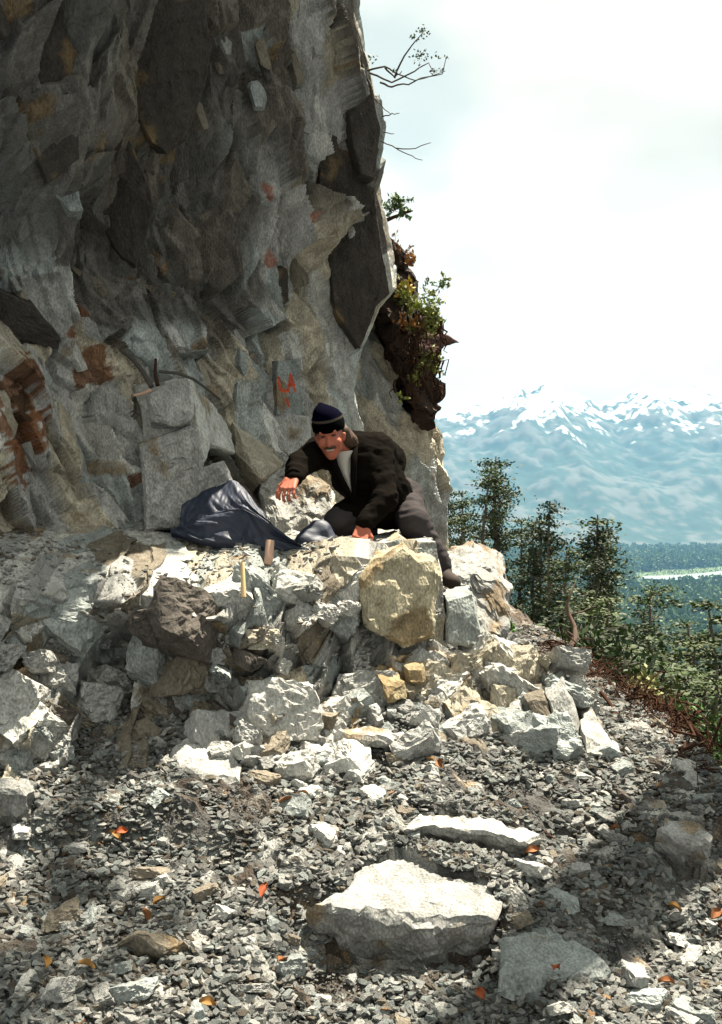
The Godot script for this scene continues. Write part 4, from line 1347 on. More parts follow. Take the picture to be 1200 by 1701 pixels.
		for i in 7: pa[i] -= rw.position
		var th := 0.0022 + 0.009 * pow(r.randf(), 3.0)
		put(tube_mesh(pa, taper(7, th, th * 0.4), 5), "root", M.root, rw)
	var sn := thing("snag", P(1070, 1200, 5.0), "forked brown snag of dead wood pointing up from the root tangle", "dead wood")
	for q in [[1040, 1240, 5.0, 1105, 1165, 5.1, 0.014], [1062, 1215, 5.0, 1080, 1190, 5.0, 0.012], [1075, 1205, 5.05, 1118, 1160, 5.2, 0.012], [1020, 1180, 5.1, 1045, 1262, 4.7, 0.016], [1000, 1150, 5.3, 1035, 1220, 4.9, 0.012], [1090, 1185, 5.1, 1135, 1150, 5.3, 0.008]]:
		var pa := wavy(r, P(q[0], q[1], q[2]), P(q[3], q[4], q[5]), 7, 0.012)
		for i in 7: pa[i] -= sn.position
		put(tube_mesh(pa, taper(7, q[6], q[6] * 0.45), 7), "limb", M.root, sn)
	# grassy tufts and young plants along the edge
	bush("shrub", "dry straw coloured tuft on the slope's edge above the roots", [[P(1068, 1150, 8.0), 0.16], [P(1080, 1165, 7.6), 0.12]], [Color(0.20, 0.19, 0.09), Color(0.15, 0.15, 0.06)], 901, 0.03, 260, "shrubs on the slope's edge")
	bush("shrub", "bright green plant in the gap right of the earth topped boulder", [[P(848, 1070, 8.2), 0.14], [P(846, 1050, 8.2), 0.1], [P(852, 1090, 8.0), 0.08]], [Color(0.06, 0.14, 0.03)], 902, 0.025, 200, "shrubs on the slope's edge")
	bush("shrub", "low bright green shrub past the end of the root tangle", [[P(1175, 1232, 7.5), 0.30], [P(1195, 1258, 7.0), 0.28], [P(1140, 1215, 8.0), 0.24], [P(1160, 1262, 6.6), 0.2]], [Color(0.04, 0.09, 0.018), Color(0.03, 0.06, 0.018)], 903, 0.032, 420, "shrubs on the slope's edge")
	bush("shrub", "dark green undergrowth under the beeches on the slope", [[P(960, 1090, 11.0), 0.6], [P(1010, 1120, 10.5), 0.5], [P(1060, 1160, 9.5), 0.45], [P(1100, 1205, 9.0), 0.45]], [Color(0.015, 0.028, 0.010), Color(0.03, 0.045, 0.014)], 904, 0.05, 500, "shrubs on the slope's edge")

# ---- the man -------------------------------------------------------------------------------
# one skin from many tapered bones: [a, b, ra, rb, blend] or an ellipsoid [centre, basis, radii, blend]
func flesh(prims: Array, cell: float) -> ArrayMesh:
	var lo := Vector3.ONE * 1e9; var hi := -lo
	for q in prims:
		if q[1] is Basis:
			var m: float = maxf(q[2].x, maxf(q[2].y, q[2].z))
			lo = lo.min(q[0] - Vector3.ONE * m); hi = hi.max(q[0] + Vector3.ONE * m)
		else:
			lo = lo.min(q[0] - Vector3.ONE * q[2]).min(q[1] - Vector3.ONE * q[3]); hi = hi.max(q[0] + Vector3.ONE * q[2]).max(q[1] + Vector3.ONE * q[3])
	lo -= Vector3.ONE * cell * 3.0; hi += Vector3.ONE * cell * 3.0
	var nx := int((hi.x - lo.x) / cell) + 1; var ny := int((hi.y - lo.y) / cell) + 1; var nz := int((hi.z - lo.z) / cell) + 1
	var f := PackedFloat32Array(); f.resize(nx * ny * nz); f.fill(1.0)
	for q in prims:
		var ell: bool = q[1] is Basis
		var k: float = q[3] if ell else q[4]
		var m: float = k + cell * 2.5
		var a: Vector3; var b: Vector3; var ra := 0.0; var rb := 0.0
		var inv := Basis.IDENTITY; var rr := Vector3.ONE; var rmin := 1.0
		if ell:
			a = q[0]; rr = q[2]; inv = (q[1] as Basis).inverse()
			var mx := maxf(rr.x, maxf(rr.y, rr.z)); rmin = minf(rr.x, minf(rr.y, rr.z)); ra = mx; rb = mx; b = a
		else:
			a = q[0]; b = q[1]; ra = q[2]; rb = q[3]
		var l := (a - Vector3.ONE * (ra + m)).min(b - Vector3.ONE * (rb + m)); var h := (a + Vector3.ONE * (ra + m)).max(b + Vector3.ONE * (rb + m))
		var i0 := maxi(0, int((l.x - lo.x) / cell)); var i1 := mini(nx - 1, int((h.x - lo.x) / cell) + 1)
		var j0 := maxi(0, int((l.y - lo.y) / cell)); var j1 := mini(ny - 1, int((h.y - lo.y) / cell) + 1)
		var k0 := maxi(0, int((l.z - lo.z) / cell)); var k1 := mini(nz - 1, int((h.z - lo.z) / cell) + 1)
		var ab := b - a
		var l2 := maxf(ab.length_squared(), 1e-9)
		for z in range(k0, k1 + 1):
			for y in range(j0, j1 + 1):
				for x in range(i0, i1 + 1):
					var p := Vector3(lo.x + x * cell, lo.y + y * cell, lo.z + z * cell) - a
					var d: float
					if ell:
						var e := inv * p
						d = ((e / rr).length() - 1.0) * rmin
					else:
						var t := clampf(p.dot(ab) / l2, 0.0, 1.0)
						d = (p - ab * t).length() - lerpf(ra, rb, t)
					var at := (z * ny + y) * nx + x
					var o := f[at]
					if k > 0.0:
						var g := maxf(k - absf(o - d), 0.0) / k
						f[at] = minf(o, d) - g * g * k * 0.25
					elif d < o:
						f[at] = d
	# surface nets
	var v := PackedVector3Array(); var ix := PackedInt32Array()
	var id := {}
	var sx := 1; var sy := nx; var sz := nx * ny
	var off := [0, sx, sy, sx + sy, sz, sx + sz, sy + sz, sx + sy + sz]
	var edges := [[0, 1], [2, 3], [4, 5], [6, 7], [0, 2], [1, 3], [4, 6], [5, 7], [0, 4], [1, 5], [2, 6], [3, 7]]
	for z in nz - 1:
		for y in ny - 1:
			for x in nx - 1:
				var at := (z * ny + y) * nx + x
				var c0 := f[at]
				if c0 > cell * 4.0: continue
				var neg := 0
				for o in off:
					if f[at + o] < 0.0: neg += 1
				if neg == 0 or neg == 8: continue
				var s := Vector3.ZERO
				var cnt := 0
				for e in edges:
					var fa := f[at + off[e[0]]]; var fb := f[at + off[e[1]]]
					if (fa < 0.0) != (fb < 0.0):
						var t := fa / (fa - fb)
						var pa := Vector3(e[0] & 1, (e[0] >> 1) & 1, e[0] >> 2); var pb := Vector3(e[1] & 1, (e[1] >> 1) & 1, e[1] >> 2)
						s += pa.lerp(pb, t); cnt += 1
				id[at] = v.size()
				v.append(lo + (Vector3(x, y, z) + s / cnt) * cell)
	for at in id:
		var a0 := f[at] < 0.0
		for ax in 3:
			var st: int = [sx, sy, sz][ax]; var u: int = [sy, sz, sx][ax]; var w: int = [sz, sx, sy][ax]
			if (f[at + st] < 0.0) == a0: continue
			if not (id.has(at - u) and id.has(at - w) and id.has(at - u - w)): continue
			var p: int = id[at]; var q: int = id[at - u]; var r: int = id[at - u - w]; var s: int = id[at - w]
			if a0: ix.append_array(PackedInt32Array([p, r, q, p, s, r]))
			else: ix.append_array(PackedInt32Array([p, q, r, p, r, s]))
	return arr(v, ix, PackedColorArray(), smooth_normals(v, ix))

func wrinkle(mesh: ArrayMesh, amp: float, freq: float, stretch: Vector3) -> ArrayMesh:
	var a := mesh.surface_get_arrays(0)
	var v: PackedVector3Array = a[Mesh.ARRAY_VERTEX]; var n: PackedVector3Array = a[Mesh.ARRAY_NORMAL]; var ix: PackedInt32Array = a[Mesh.ARRAY_INDEX]
	for k in v.size():
		var p := v[k] * stretch * freq
		v[k] += n[k] * amp * (1.0 - 2.2 * absf(n_mid.get_noise_3dv(p)) + 0.4 * n_mid.get_noise_3dv(p * 2.7))
	return arr(v, ix, PackedColorArray(), smooth_normals(v, ix))

func hand_bones(wrist: Vector3, fwd: Vector3, back: Vector3, thumb_side: float, curl: float) -> Array:
	# palm runs along fwd, its back faces back; fingers curl away from back
	var s := fwd.cross(back).normalized() * thumb_side
	back = s.cross(fwd).normalized() * thumb_side
	var out := []
	var knuck := wrist + fwd * 0.085
	for k in 4:
		var o := (1.5 - k) * 0.0215
		out.append([wrist + s * o * 0.6 + fwd * 0.01, knuck + s * o - fwd * (0.004 * absf(k - 1.0)), 0.015, 0.0105, 0.014])
		var ln: float = [0.070, 0.078, 0.073, 0.058][k]
		var p := knuck + s * o - fwd * (0.004 * absf(k - 1.0))
		var an := curl * 0.45
		var rad := 0.0088
		for seg in 3:
			var dr := fwd * cos(an) - back * sin(an) + s * (1.5 - k) * 0.10
			var q: Vector3 = p + dr.normalized() * ln * [0.46, 0.30, 0.24][seg]
			out.append([p, q, rad, rad * 0.92, 0.004])
			p = q
			rad *= 0.92
			an += curl * [0.85, 0.6, 0.4][seg]
	var t0 := wrist + s * 0.026 + fwd * 0.02
	var t1 := t0 + (s * 0.62 + fwd * 0.62 - back * 0.35).normalized() * 0.042
	var t2 := t1 + (s * 0.15 + fwd * 0.9 - back * 0.4).normalized() * 0.034
	var t3 := t2 + (fwd * 0.9 - back * 0.5 - s * 0.1).normalized() * 0.026
	out.append([t0, t1, 0.016, 0.0125, 0.014]); out.append([t1, t2, 0.0125, 0.011, 0.005]); out.append([t2, t3, 0.011, 0.0095, 0.004])
	return out

func build_person() -> void:
	var base := P(600, 893, 5.4)
	var man := thing("person", base, "person in dark jacket and striped knit hat crouching on the rock bench, smiling", "person")
	var skin := mat(lin(0.28, 0.085, 0.052), 0.55)
	skin.subsurf_scatter_enabled = true
	skin.subsurf_scatter_strength = 0.15
	var jacket := mat(lin(0.004, 0.0031, 0.0023), 0.95)
	var trousers := mat(lin(0.035, 0.031, 0.032), 0.9)
	var shirt := mat(lin(0.40, 0.38, 0.35), 0.9)
	var hat := mat(lin(0.018, 0.026, 0.07), 0.95)
	jacket.metallic_specular = 0.1
	hat.metallic_specular = 0.1
	trousers.metallic_specular = 0.1
	var hair := mat(lin(0.045, 0.026, 0.016), 0.7)
	# joints
	var hc := P(548, 722, 5.20)                       # middle of the head
	var up := Vector3(-0.15, 0.97, 0.17).normalized()
	var fw := Vector3(-0.08, -0.10, 0.99).normalized()
	fw = (fw - up * fw.dot(up)).normalized()
	var sd := up.cross(fw)                             # his left
	up *= 0.92; fw *= 0.92; sd *= 0.92
	var hb := Basis(sd, up, fw)
	var neck := P(574, 752, 5.36)
	var chest := P(596, 778, 5.44)
	var belly := P(628, 812, 5.58)
	var hips := P(648, 835, 5.68)
	var sr := P(532, 752, 5.33); var sl := P(628, 748, 5.47)
	var er := P(497, 772, 5.10); var wr := P(487, 795, 4.94)
	var el := P(640, 828, 5.26); var wl := P(603, 874, 5.14)
	var hr := P(628, 842, 5.62); var hl := P(668, 830, 5.72)
	var kr := P(566, 868, 5.34); var ar := P(610, 888, 5.66)
	var kl := P(688, 868, 5.46); var al := P(735, 942, 5.52)
	var q := func(prims: Array) -> Array:
		for p in prims:
			p[0] -= base
			if not (p[1] is Basis): p[1] -= base
		return prims
	# body: one skin from head to feet under the clothes
	var body := [
		[hc + up * 0.03 - fw * 0.012, hb, Vector3(0.074, 0.098, 0.094), 0.02],
		[hc - up * 0.055 + fw * 0.026, hb, Vector3(0.058, 0.072, 0.066), 0.03],
		[hc - up * 0.108 + fw * 0.062, hc - up * 0.108 + fw * 0.060, 0.026, 0.026, 0.025],
		[hc - up * 0.012 + fw * 0.085, hc - up * 0.045 + fw * 0.108, 0.010, 0.0145, 0.012],
		[hc - up * 0.048 + fw * 0.092 + sd * 0.013, hc - up * 0.048 + fw * 0.092 - sd * 0.013, 0.009, 0.009, 0.008],
		[hc - up * 0.038 + fw * 0.066 + sd * 0.040, hc - up * 0.040 + fw * 0.066 + sd * 0.040, 0.024, 0.024, 0.02],
		[hc - up * 0.038 + fw * 0.066 - sd * 0.040, hc - up * 0.040 + fw * 0.066 - sd * 0.040, 0.024, 0.024, 0.02],
		[hc + up * 0.022 + fw * 0.078 + sd * 0.036, hc + up * 0.022 + fw * 0.078 - sd * 0.036, 0.014, 0.014, 0.016],
		[hc - up * 0.01 + sd * 0.077 - fw * 0.01, hc - up * 0.035 + sd * 0.073 - fw * 0.006, 0.013, 0.010, 0.006],
		[hc - up * 0.01 - sd * 0.077 - fw * 0.01, hc - up * 0.035 - sd * 0.073 - fw * 0.006, 0.013, 0.010, 0.006],
		[hc - up * 0.06 - fw * 0.03, neck, 0.056, 0.062, 0.03],
		[neck, chest, 0.075, 0.13, 0.05], [chest, belly, 0.13, 0.125, 0.05], [belly, hips, 0.12, 0.13, 0.05],
		[sr, sl, 0.06, 0.06, 0.05], [sr, er, 0.048, 0.038, 0.03], [er, wr, 0.038, 0.026, 0.02], [sl, el, 0.048, 0.038, 0.03], [el, wl, 0.038, 0.026, 0.02],
		[hr, kr, 0.075, 0.052, 0.04], [kr, ar, 0.05, 0.036, 0.03], [hl, kl, 0.075, 0.052, 0.04], [kl, al, 0.05, 0.036, 0.03],
	]
	var h1 := hand_bones(wr, Vector3(-0.28, -0.62, 0.70).normalized(), Vector3(-0.15, 0.75, 0.62).normalized(), 1.0, 1.05)
	var h2 := hand_bones(wl, Vector3(-0.18, -0.75, 0.62).normalized(), Vector3(0.1, 0.55, 0.82).normalized(), -1.0, 1.9)
	var st := SurfaceTool.new()
	st.append_from(flesh(q.call(body.slice(0, 11)), 0.0042), 0, Transform3D.IDENTITY)
	st.append_from(flesh(q.call(body.slice(11)), 0.014), 0, Transform3D.IDENTITY)
	st.append_from(flesh(q.call(h1), 0.0034), 0, Transform3D.IDENTITY)
	st.append_from(flesh(q.call(h2), 0.0034), 0, Transform3D.IDENTITY)
	var bodied := put(st.commit(), "body", skin, man)
	# clothes
	var jk := [
		[neck + Vector3(0.02, -0.01, -0.05), chest, 0.08, 0.15, 0.06], [chest, belly, 0.15, 0.148, 0.06], [belly, hips, 0.148, 0.15, 0.06],
		[sr, sl, 0.082, 0.09, 0.06], [sr, er, 0.075, 0.058, 0.03], [er, wr.lerp(er, 0.12), 0.058, 0.042, 0.02], [sl, el, 0.078, 0.062, 0.04], [el, wl.lerp(el, 0.10), 0.060, 0.042, 0.02],
		[hips + Vector3(-0.08, -0.03, 0.12), P(575, 858, 5.36), 0.11, 0.08, 0.05],
		[neck + Vector3(0.07, 0.02, -0.06), P(640, 765, 5.62), 0.07, 0.11, 0.06],
	]
	put(wrinkle(flesh(q.call(jk), 0.011), 0.011, 5.0, Vector3(1.0, 1.6, 1.0)), "jacket", jacket, man)
	var worn: Node3D = man.get_node("jacket")
	for s in [[590, 742, 5.30, 588, 765, 5.23, 587, 790, 5.25, 588, 812, 5.27, 590, 830, 5.30], [552, 750, 5.20, 556, 772, 5.215, 565, 792, 5.235, 576, 812, 5.26, 587, 830, 5.30]]:
		var lp := []
		for k in range(0, s.size(), 3): lp.append(P(s[k], s[k + 1], s[k + 2]) - base)
		put(tube_mesh(lp, [0.016, 0.018, 0.017, 0.014, 0.010], 7), "lapel", jacket, worn)
	for s in [[er, wr], [el, wl]]:
		var ca: Vector3 = s[1].lerp(s[0], 0.22) - base; var cb: Vector3 = s[1].lerp(s[0], 0.06) - base
		put(tube_mesh([ca, ca.lerp(cb, 0.5), cb], [0.044, 0.047, 0.044], 14), "cuff", jacket, worn)
	var tr := [
		[hips, hl, 0.13, 0.118, 0.06], [hr, kr, 0.105, 0.08, 0.04], [kr, ar, 0.075, 0.06, 0.03], [hl, kl, 0.105, 0.078, 0.04], [kl, al.lerp(kl, 0.08), 0.078, 0.058, 0.03],
	]
	put(wrinkle(flesh(q.call(tr), 0.011), 0.010, 6.0, Vector3(0.7, 1.8, 0.7)), "trousers", trousers, man)
	# the pale shirt in the jacket's opening: a curved strip that follows the chest
	var sv := PackedVector3Array()
	var rows := [[553, 752, 586, 748, 5.20], [558, 770, 585, 766, 5.235], [565, 788, 584, 782, 5.25], [573, 803, 585, 799, 5.265], [578, 816, 587, 814, 5.28], [584, 824, 587, 823, 5.31]]
	for rw in rows:
		for c in 7:
			var t := c / 6.0
			sv.append(P(lerpf(rw[0], rw[2], t), lerpf(rw[1], rw[3], t), rw[4] + 0.05 * pow(2.0 * t - 1.0, 2.0) + 0.006 * sin(t * 9.0 + rw[1])) - base)
	var six := grid_index(7, 6)
	put(arr(sv, six, PackedColorArray(), smooth_normals(sv, six)), "shirt", shirt, man)
	# hat: knitted, turned up brim, drawn to a point
	var hv := PackedVector3Array(); var hcl := PackedColorArray()
	var prof := [[-0.004, 0.100], [0.000, 0.108], [0.026, 0.110], [0.047, 0.107], [0.052, 0.101], [0.058, 0.105], [0.066, 0.105], [0.072, 0.101], [0.09, 0.097], [0.112, 0.085], [0.132, 0.064], [0.146, 0.040], [0.155, 0.022], [0.160, 0.016], [0.165, 0.004]]
	var N := 40
	for pr in prof:
		for i in N:
			var an := TAU * i / N
			var rib: float = 1.0 + 0.012 * sin(an * 20.0)
			var tilt: float = (0.012 - 0.016 * sin(an)) if pr[0] < 0.08 else 0.0
			var tip: Vector3 = (-sd * 0.03 - fw * 0.01) * smoothstep(0.09, 0.18, pr[0])
			hv.append(hc - base + up * (0.022 + pr[0] + tilt) + tip + (sd * cos(an) * pr[1] * 0.86 + fw * (sin(an) * pr[1] * 1.0 - 0.008)) * rib)
			var stripe: bool = pr[0] > 0.052 and pr[0] < 0.07
			hcl.append(Color(0.045, 0.038, 0.03) if stripe else Color(0.0012, 0.0014, 0.003) if pr[0] < 0.05 else Color(0.0016, 0.0024, 0.0058))
	var hix := PackedInt32Array()
	for j in prof.size() - 1:
		for i in N:
			var a := j * N + i; var b := j * N + (i + 1) % N
			hix.append_array(PackedInt32Array([a, a + N, b, b, a + N, b + N]))
	var hm: StandardMaterial3D = hat.duplicate()
	hm.albedo_color = Color(1, 1, 1); hm.vertex_color_use_as_albedo = true
	put(arr(hv, hix, hcl, smooth_normals(hv, hix)), "hat", hm, man)
	# hair gathered behind, moustache, eyebrows, eyes and smile
	var hh := [[hc + sd * 0.062 - fw * 0.05, hc + sd * 0.085 - fw * 0.09 - up * 0.05, 0.04, 0.045, 0.02], [hc + sd * 0.085 - fw * 0.09 - up * 0.05, P(590, 742, 5.33), 0.042, 0.025, 0.02], [hc - fw * 0.06 - up * 0.01, hc - fw * 0.07 - up * 0.06, 0.07, 0.05, 0.02], [hc - sd * 0.070 - fw * 0.02 + up * 0.01, hc - sd * 0.070 - fw * 0.02 - up * 0.03, 0.012, 0.008, 0.01]]
	put(wrinkle(flesh(q.call(hh), 0.006), 0.006, 14.0, Vector3(1, 0.4, 1)), "hair", hair, man)
	var mo := [[hc - up * 0.060 + fw * 0.100, hc - up * 0.066 + fw * 0.090 + sd * 0.030, 0.011, 0.006, 0.006], [hc - up * 0.060 + fw * 0.100, hc - up * 0.066 + fw * 0.090 - sd * 0.030, 0.009, 0.005, 0.006]]
	put(flesh(q.call(mo), 0.0035), "moustache", hair, bodied)
	for s in [-1.0, 1.0]:
		put(flesh(q.call([[hc + up * 0.022 + fw * 0.092 + sd * 0.016 * s, hc + up * 0.024 + fw * 0.082 + sd * 0.046 * s, 0.005, 0.004, 0.004]]), 0.003), "eyebrow", hair, bodied)
		put(flesh(q.call([[hc + up * 0.002 + fw * 0.084 + sd * 0.024 * s, hc + up * 0.002 + fw * 0.080 + sd * 0.038 * s, 0.0062, 0.005, 0.003]]), 0.0028), "eye", mat(lin(0.03, 0.02, 0.015), 0.3), bodied)
	put(flesh(q.call([[hc - up * 0.078 + fw * 0.094 + sd * 0.018, hc - up * 0.078 + fw * 0.094 - sd * 0.018, 0.0048, 0.0048, 0.003]]), 0.0025), "teeth", mat(lin(0.34, 0.29, 0.23), 0.4), bodied)
	# boot of the leg that reaches down behind the block
	put(flesh(q.call([[al, al + Vector3(0.0, -0.03, 0.0), 0.05, 0.05, 0.02], [al + Vector3(0, -0.05, 0.0), al + Vector3(0.05, -0.075, 0.14), 0.048, 0.04, 0.03]]), 0.008), "boot", mat(lin(0.022, 0.015, 0.012), 0.8), man)

# ---- the dark blue sheet over the man's things ----------------------------------------------
func build_sheet() -> void:
	var R := [
		[[298, 872, 5.50], [335, 862, 5.58], [385, 848, 5.64], [430, 862, 5.55], [448, 878, 5.42]],
		[[301, 850, 5.38], [340, 826, 5.44], [382, 806, 5.48], [412, 822, 5.40], [444, 866, 5.26]],
		[[302, 840, 5.33], [338, 818, 5.36], [378, 800, 5.38], [408, 815, 5.32], [442, 858, 5.20]],
		[[300, 860, 5.27], [335, 842, 5.26], [372, 826, 5.24], [408, 832, 5.20], [444, 862, 5.12]],
		[[298, 874, 5.22], [332, 862, 5.19], [372, 848, 5.18], [412, 846, 5.13], [452, 872, 5.06]],
		[[287, 876, 5.16], [335, 870, 5.10], [396, 850, 5.09], [436, 868, 5.00], [490, 902, 4.95]],
		[[284, 880, 5.08], [338, 882, 5.02], [398, 876, 4.99], [440, 890, 4.94], [505, 908, 4.92]],
		[[284, 886, 5.06], [342, 898, 4.99], [400, 900, 4.96], [440, 908, 4.92], [514, 914, 4.90]],
		[[286, 892, 5.08], [346, 908, 5.01], [402, 916, 4.97], [442, 920, 4.93], [516, 920, 4.92]],
	]
	var rows := R.size()
	for j in 6:
		for e in R[j]: e[2] *= [0.955, 0.96, 0.965, 0.97, 0.975, 0.985][j]
	var NU := 120; var NV := 110
	var base := P(400, 915, 5.1)
	var v := PackedVector3Array()
	for j in NV:
		var fj := float(j) / (NV - 1) * (rows - 1)
		var j1 := mini(int(fj), rows - 2)
		var tv := fj - j1
		for i in NU:
			var fi := float(i) / (NU - 1) * 4.0
			var i1 := mini(int(fi), 3)
			var tu := fi - i1
			var line := []
			for jj in range(j1 - 1, j1 + 3):
				var row: Array = R[clampi(jj, 0, rows - 1)]
				var c := []
				for ii in range(i1 - 1, i1 + 3):
					var e: Array = row[clampi(ii, 0, 4)]
					c.append(P(e[0], e[1], e[2]))
				line.append(c[1].cubic_interpolate(c[2], c[0], c[3], tu))
			var p: Vector3 = line[1].cubic_interpolate(line[2], line[0], line[3], tv)
			# folds run down from the peak
			var fold := n_low.get_noise_3d(fi * 0.75 - fj * 0.35, fj * 0.16, 3.0)
			var fold2 := n_mid.get_noise_3d(fi * 2.3 + fj * 0.3, fj * 0.8 - fi * 0.5, 13.0)
			p += Vector3(0.15, 0.55, 0.8) * (0.026 * (0.5 - 1.6 * absf(fold)) + 0.008 * fold2)
			v.append(p - base)
	var ix := grid_index(NU, NV)
	var cloth := mat(lin(0.005, 0.010, 0.026), 0.62)
	cloth.metallic_specular = 0.5
	cloth.cull_mode = BaseMaterial3D.CULL_DISABLED
	var o := thing("tarp", base, "dark navy sheet crumpled in folds over a heap on the rock bench", "tarp")
	put(arr(v, ix, PackedColorArray(), smooth_normals(v, ix)), "cloth", cloth, o)
	# its bunched end by the man's knee
	var q := [[P(508, 898, 5.02), P(530, 884, 5.08), 0.045, 0.055, 0.03], [P(530, 882, 5.08), P(548, 896, 5.06), 0.05, 0.03, 0.03], [P(506, 902, 5.0), P(545, 905, 5.0), 0.03, 0.028, 0.03]]
	for p in q: p[0] -= base; p[1] -= base
	put(wrinkle(flesh(q, 0.008), 0.010, 3.0, Vector3(1.0, 1.2, 1.5)), "bunched_end", cloth, o)

# ---- stakes, sticks and leaves ---------------------------------------------------------------
func stick(called: String, label: String, cat: String, pts: Array, r0: float, r1: float, m: Material, sides := 7) -> void:
	var pa := []
	for k in range(0, pts.size(), 3): pa.append(P(pts[k], pts[k + 1], pts[k + 2]))
	var o_at: Vector3 = pa[0]
	for i in pa.size(): pa[i] -= o_at
	var o := put(tube_mesh(pa, taper(pa.size(), r0, r1), sides), called, m)
	o.position = o_at
	tag(o, label, cat)

func build_litter() -> void:
	var pink := mat(lin(0.36, 0.235, 0.175), 0.8)
	var straw := mat(lin(0.46, 0.33, 0.17), 0.85)
	stick("stake", "pinkish brown wooden stake standing in front of the dark sheet", "stake", [444, 938, 4.80, 447, 925, 4.81, 449, 898, 4.83], 0.024, 0.022, pink)
	stick("stake", "short straw coloured wooden stake stuck in the sunlit slab's edge", "stake", [405, 992, 4.36, 404, 962, 4.38, 403, 934, 4.40], 0.012, 0.009, straw)
	stick("stick", "dark bent stick leaning on the wall above the squared block", "stick", [206, 585, 5.15, 222, 598, 5.12, 238, 618, 5.08, 252, 642, 5.02], 0.010, 0.014, M.twig)
	stick("stick", "short upright reddish stick behind the squared block", "stick", [262, 640, 5.2, 258, 622, 5.22, 259, 596, 5.25], 0.012, 0.007, M.root)
	stick("root", "dark root lying along the top of the squared block", "root", [264, 617, 5.05, 296, 620, 5.06, 322, 630, 5.1, 352, 652, 5.25, 366, 664, 5.35], 0.009, 0.006, M.twig)
	stick("stick", "pale broken stick end on the squared block's left corner", "stick", [222, 657, 5.06, 236, 654, 5.08, 250, 648, 5.12], 0.006, 0.011, pink)
	stick("stick", "split reddish piece of wood lying behind the big flat topped boulder", "stick", [574, 1428, 3.74, 598, 1416, 3.77, 626, 1400, 3.84], 0.014, 0.010, mat(lin(0.42, 0.20, 0.15), 0.85))
	stick("stick", "second splinter of reddish wood beside the split piece", "stick", [582, 1436, 3.72, 604, 1424, 3.75, 624, 1412, 3.8], 0.008, 0.006, mat(lin(0.36, 0.12, 0.09), 0.85))
	stick("stick", "thin pale stick lying on the gravel below the bright slab", "stick", [245, 1310, 4.02, 280, 1296, 4.06, 318, 1283, 4.1], 0.009, 0.007, straw)
	stick("twig", "thin brown twig lying across gravel near the low ridge of rock", "twig", [880, 1368, 3.98, 900, 1378, 3.95, 922, 1394, 3.9], 0.006, 0.004, M.root)
	# fallen leaves: curled little blades
	var r := RandomNumberGenerator.new()
	r.seed = 8
	var cols := [Color(0.20, 0.05, 0.018), Color(0.16, 0.065, 0.025), Color(0.17, 0.035, 0.02), Color(0.17, 0.09, 0.025)]
	var spots := []
	for q in [[497, 1330, 5], [193, 1392, 3], [115, 1605, 4], [712, 1268, 3], [265, 1505, 1], [240, 1528, 1], [1190, 1525, 1], [1108, 1640, 1], [1022, 1384, 1], [925, 1618, 1], [440, 1485, 1], [470, 1605, 1], [625, 1545, 1], [885, 1420, 1], [345, 1675, 1], [1120, 1515, 1], [800, 1660, 1]]:
		for k in mini(2, q[2]): spots.append(Vector2(q[0] + r.randfn() * 9.0 * (q[2] - 1) * 0.6, q[1] + r.randfn() * 3.0 * (q[2] - 1) * 0.6))
	for s in spots:
		# find the ground under this direction
		var d := 2.6
		while d < 5.5:
			var p := P(s.x, s.y, d)
			if p.y < ground_y(p.x, d) + 0.02: break
			d += 0.01
		var v := PackedVector3Array(); var ix := PackedInt32Array()
		for j in 6:
			for i in 5:
				var t := j / 5.0; var u := i / 2.0 - 1.0
				v.append(Vector3(u * 0.017 * sin(PI * clampf(t, 0.03, 0.97)), 0.012 * u * u + 0.008 * sin(t * PI), (t - 0.5) * 0.056))
		ix = grid_index(5, 6, true)
		var m := mat(cols[r.randi() % 4].linear_to_srgb(), 0.7)
		m.cull_mode = BaseMaterial3D.CULL_DISABLED
		var o := put(arr(v, ix, PackedColorArray(), smooth_normals(v, ix)), "dry_leaf", m)
		o.transform = Transform3D(Basis.from_euler(Vector3(r.randfn() * 0.4 + 0.3, r.randf() * TAU, r.randfn() * 0.4)), P(s.x, s.y, d - 0.02) + Vector3(0, 0.012, 0))
		tag(o, "curled orange red dry leaf lying on the gravel", "leaf", "dry leaves on the gravel")

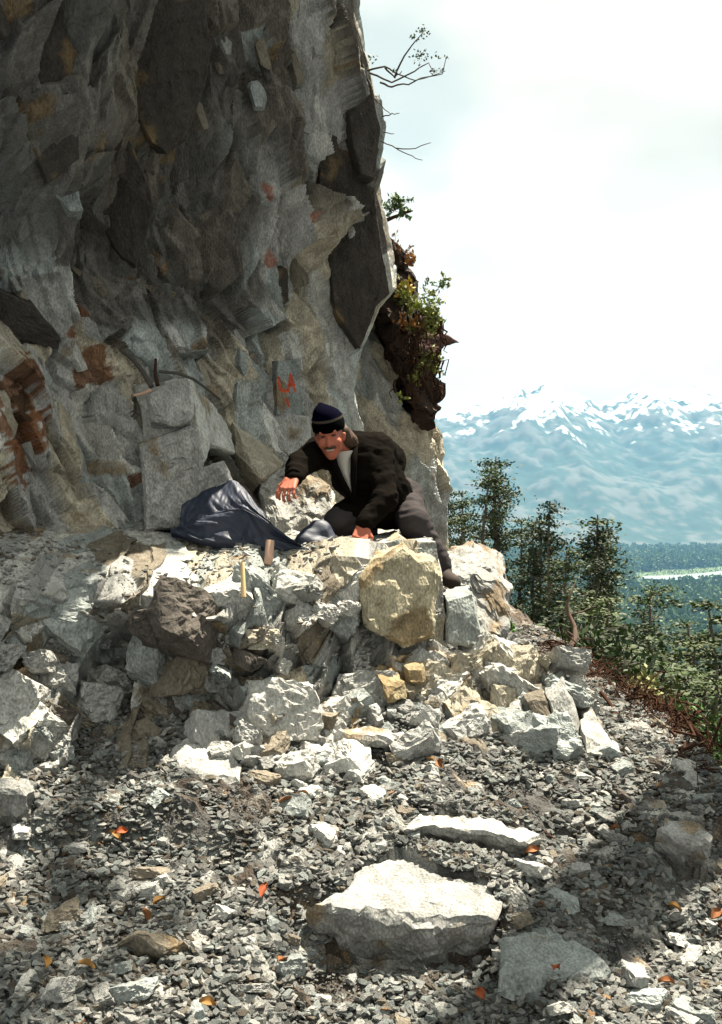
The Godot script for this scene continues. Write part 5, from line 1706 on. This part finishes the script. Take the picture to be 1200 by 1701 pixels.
func _ready() -> void:
	var t0 := Time.get_ticks_msec()
	# ---- camera, sky, sun, exposure
	var cam := Camera3D.new()
	cam.name = "camera"
	cam.fov = rad_to_deg(2.0 * atan(850.5 / F))
	cam.position = Vector3(0, EYE, 0)
	cam.near = 0.1
	cam.far = 20000.0
	add_child(cam)
	cam.current = true
	var env := Environment.new()
	env.tonemap_mode = Environment.TONE_MAPPER_LINEAR
	env.tonemap_exposure = 5.0
	env.background_mode = Environment.BG_SKY
	env.sky = Sky.new()
	env.sky.sky_material = sky_material()
	env.background_energy_multiplier = 0.34
	env.sdfgi_enabled = true
	env.ssao_enabled = true
	env.ssil_enabled = true
	env.fog_enabled = true
	env.fog_density = 0.00005
	env.fog_light_color = Color(0.52, 0.75, 0.93)
	var we := WorldEnvironment.new()
	we.name = "world_environment"
	we.environment = env
	add_child(we)
	var sun := DirectionalLight3D.new()
	sun.name = "sun"
	sun.light_energy = 1.5
	sun.light_color = Color(1.0, 0.96, 0.88)
	sun.light_angular_distance = 0.6
	sun.shadow_enabled = true
	add_child(sun)
	sun.look_at_from_position(Vector3.ZERO, -Vector3(0.29, 0.93, -0.22), Vector3.FORWARD)

	rng.seed = 20
	for n in [[n_low, 0.8, 4], [n_mid, 1.0, 3], [n_fine, 5.0, 3]]:
		n[0].noise_type = FastNoiseLite.TYPE_SIMPLEX_SMOOTH
		n[0].frequency = n[1]
		n[0].fractal_octaves = n[2]
	n_low.seed = 5; n_mid.seed = 8; n_fine.seed = 13
	tab.resize(64 * 64 * 5)
	for k in tab.size(): tab[k] = rng.randf()
	materials()
	var cl := build_cliff()
	print("cliff ", Time.get_ticks_msec() - t0)
	cliff_blocks(cl)
	print("blocks ", Time.get_ticks_msec() - t0)
	plan_boulders()
	build_ground()
	print("ground ", Time.get_ticks_msec() - t0)
	build_ledge()
	build_boulders()
	print("boulders ", Time.get_ticks_msec() - t0)
	build_stones()
	print("stones ", Time.get_ticks_msec() - t0)
	build_far()
	build_trees()
	build_bushes()
	print("trees ", Time.get_ticks_msec() - t0)
	build_person()
	print("person ", Time.get_ticks_msec() - t0)
	build_sheet()
	build_litter()
	print("end ", Time.get_ticks_msec() - t0)

func sky_material() -> PanoramaSkyMaterial:
	var w := 1024; var h := 512
	var n := FastNoiseLite.new()
	n.seed = 6
	n.frequency = 1.3
	n.fractal_octaves = 5
	var im := Image.create(w, h, false, Image.FORMAT_RGBF)
	var to_sun := Vector3(0.29, 0.93, -0.22).normalized()
	for j in h:
		var el := PI * (0.5 - (j + 0.5) / h)
		for i in w:
			var az := TAU * (i + 0.5) / w
			var dir := Vector3(cos(el) * sin(az), sin(el), cos(el) * cos(az))
			if dir.y < 0.0:
				im.set_pixel(i, j, Color(0.30, 0.33, 0.32))
				continue
			var clear := Color(0.44, 0.485, 0.45).lerp(Color(0.55, 0.57, 0.515), pow(1.0 - dir.y, 2.5))
			var q := Vector3(dir.x, dir.y * 2.2, dir.z)
			var c := n.get_noise_3dv(q * 1.1) + 0.45 * n.get_noise_3dv(q * 3.0 + Vector3(7, 7, 7)) + 0.22 + 0.9 * pow(1.0 - dir.y, 3.0)
			# cloud and haze scatter more light towards the sun
			var glow := 1.0 + 1.6 * pow(maxf(0.0, dir.dot(to_sun)), 6.0)
			im.set_pixel(i, j, glow * clear.lerp(Color(0.73, 0.71, 0.61) * (0.93 + 0.28 * n.get_noise_3dv(q * 2.6)), smoothstep(0.0, 0.55, c)))
	var m := PanoramaSkyMaterial.new()
	m.panorama = ImageTexture.create_from_image(im)
	return m
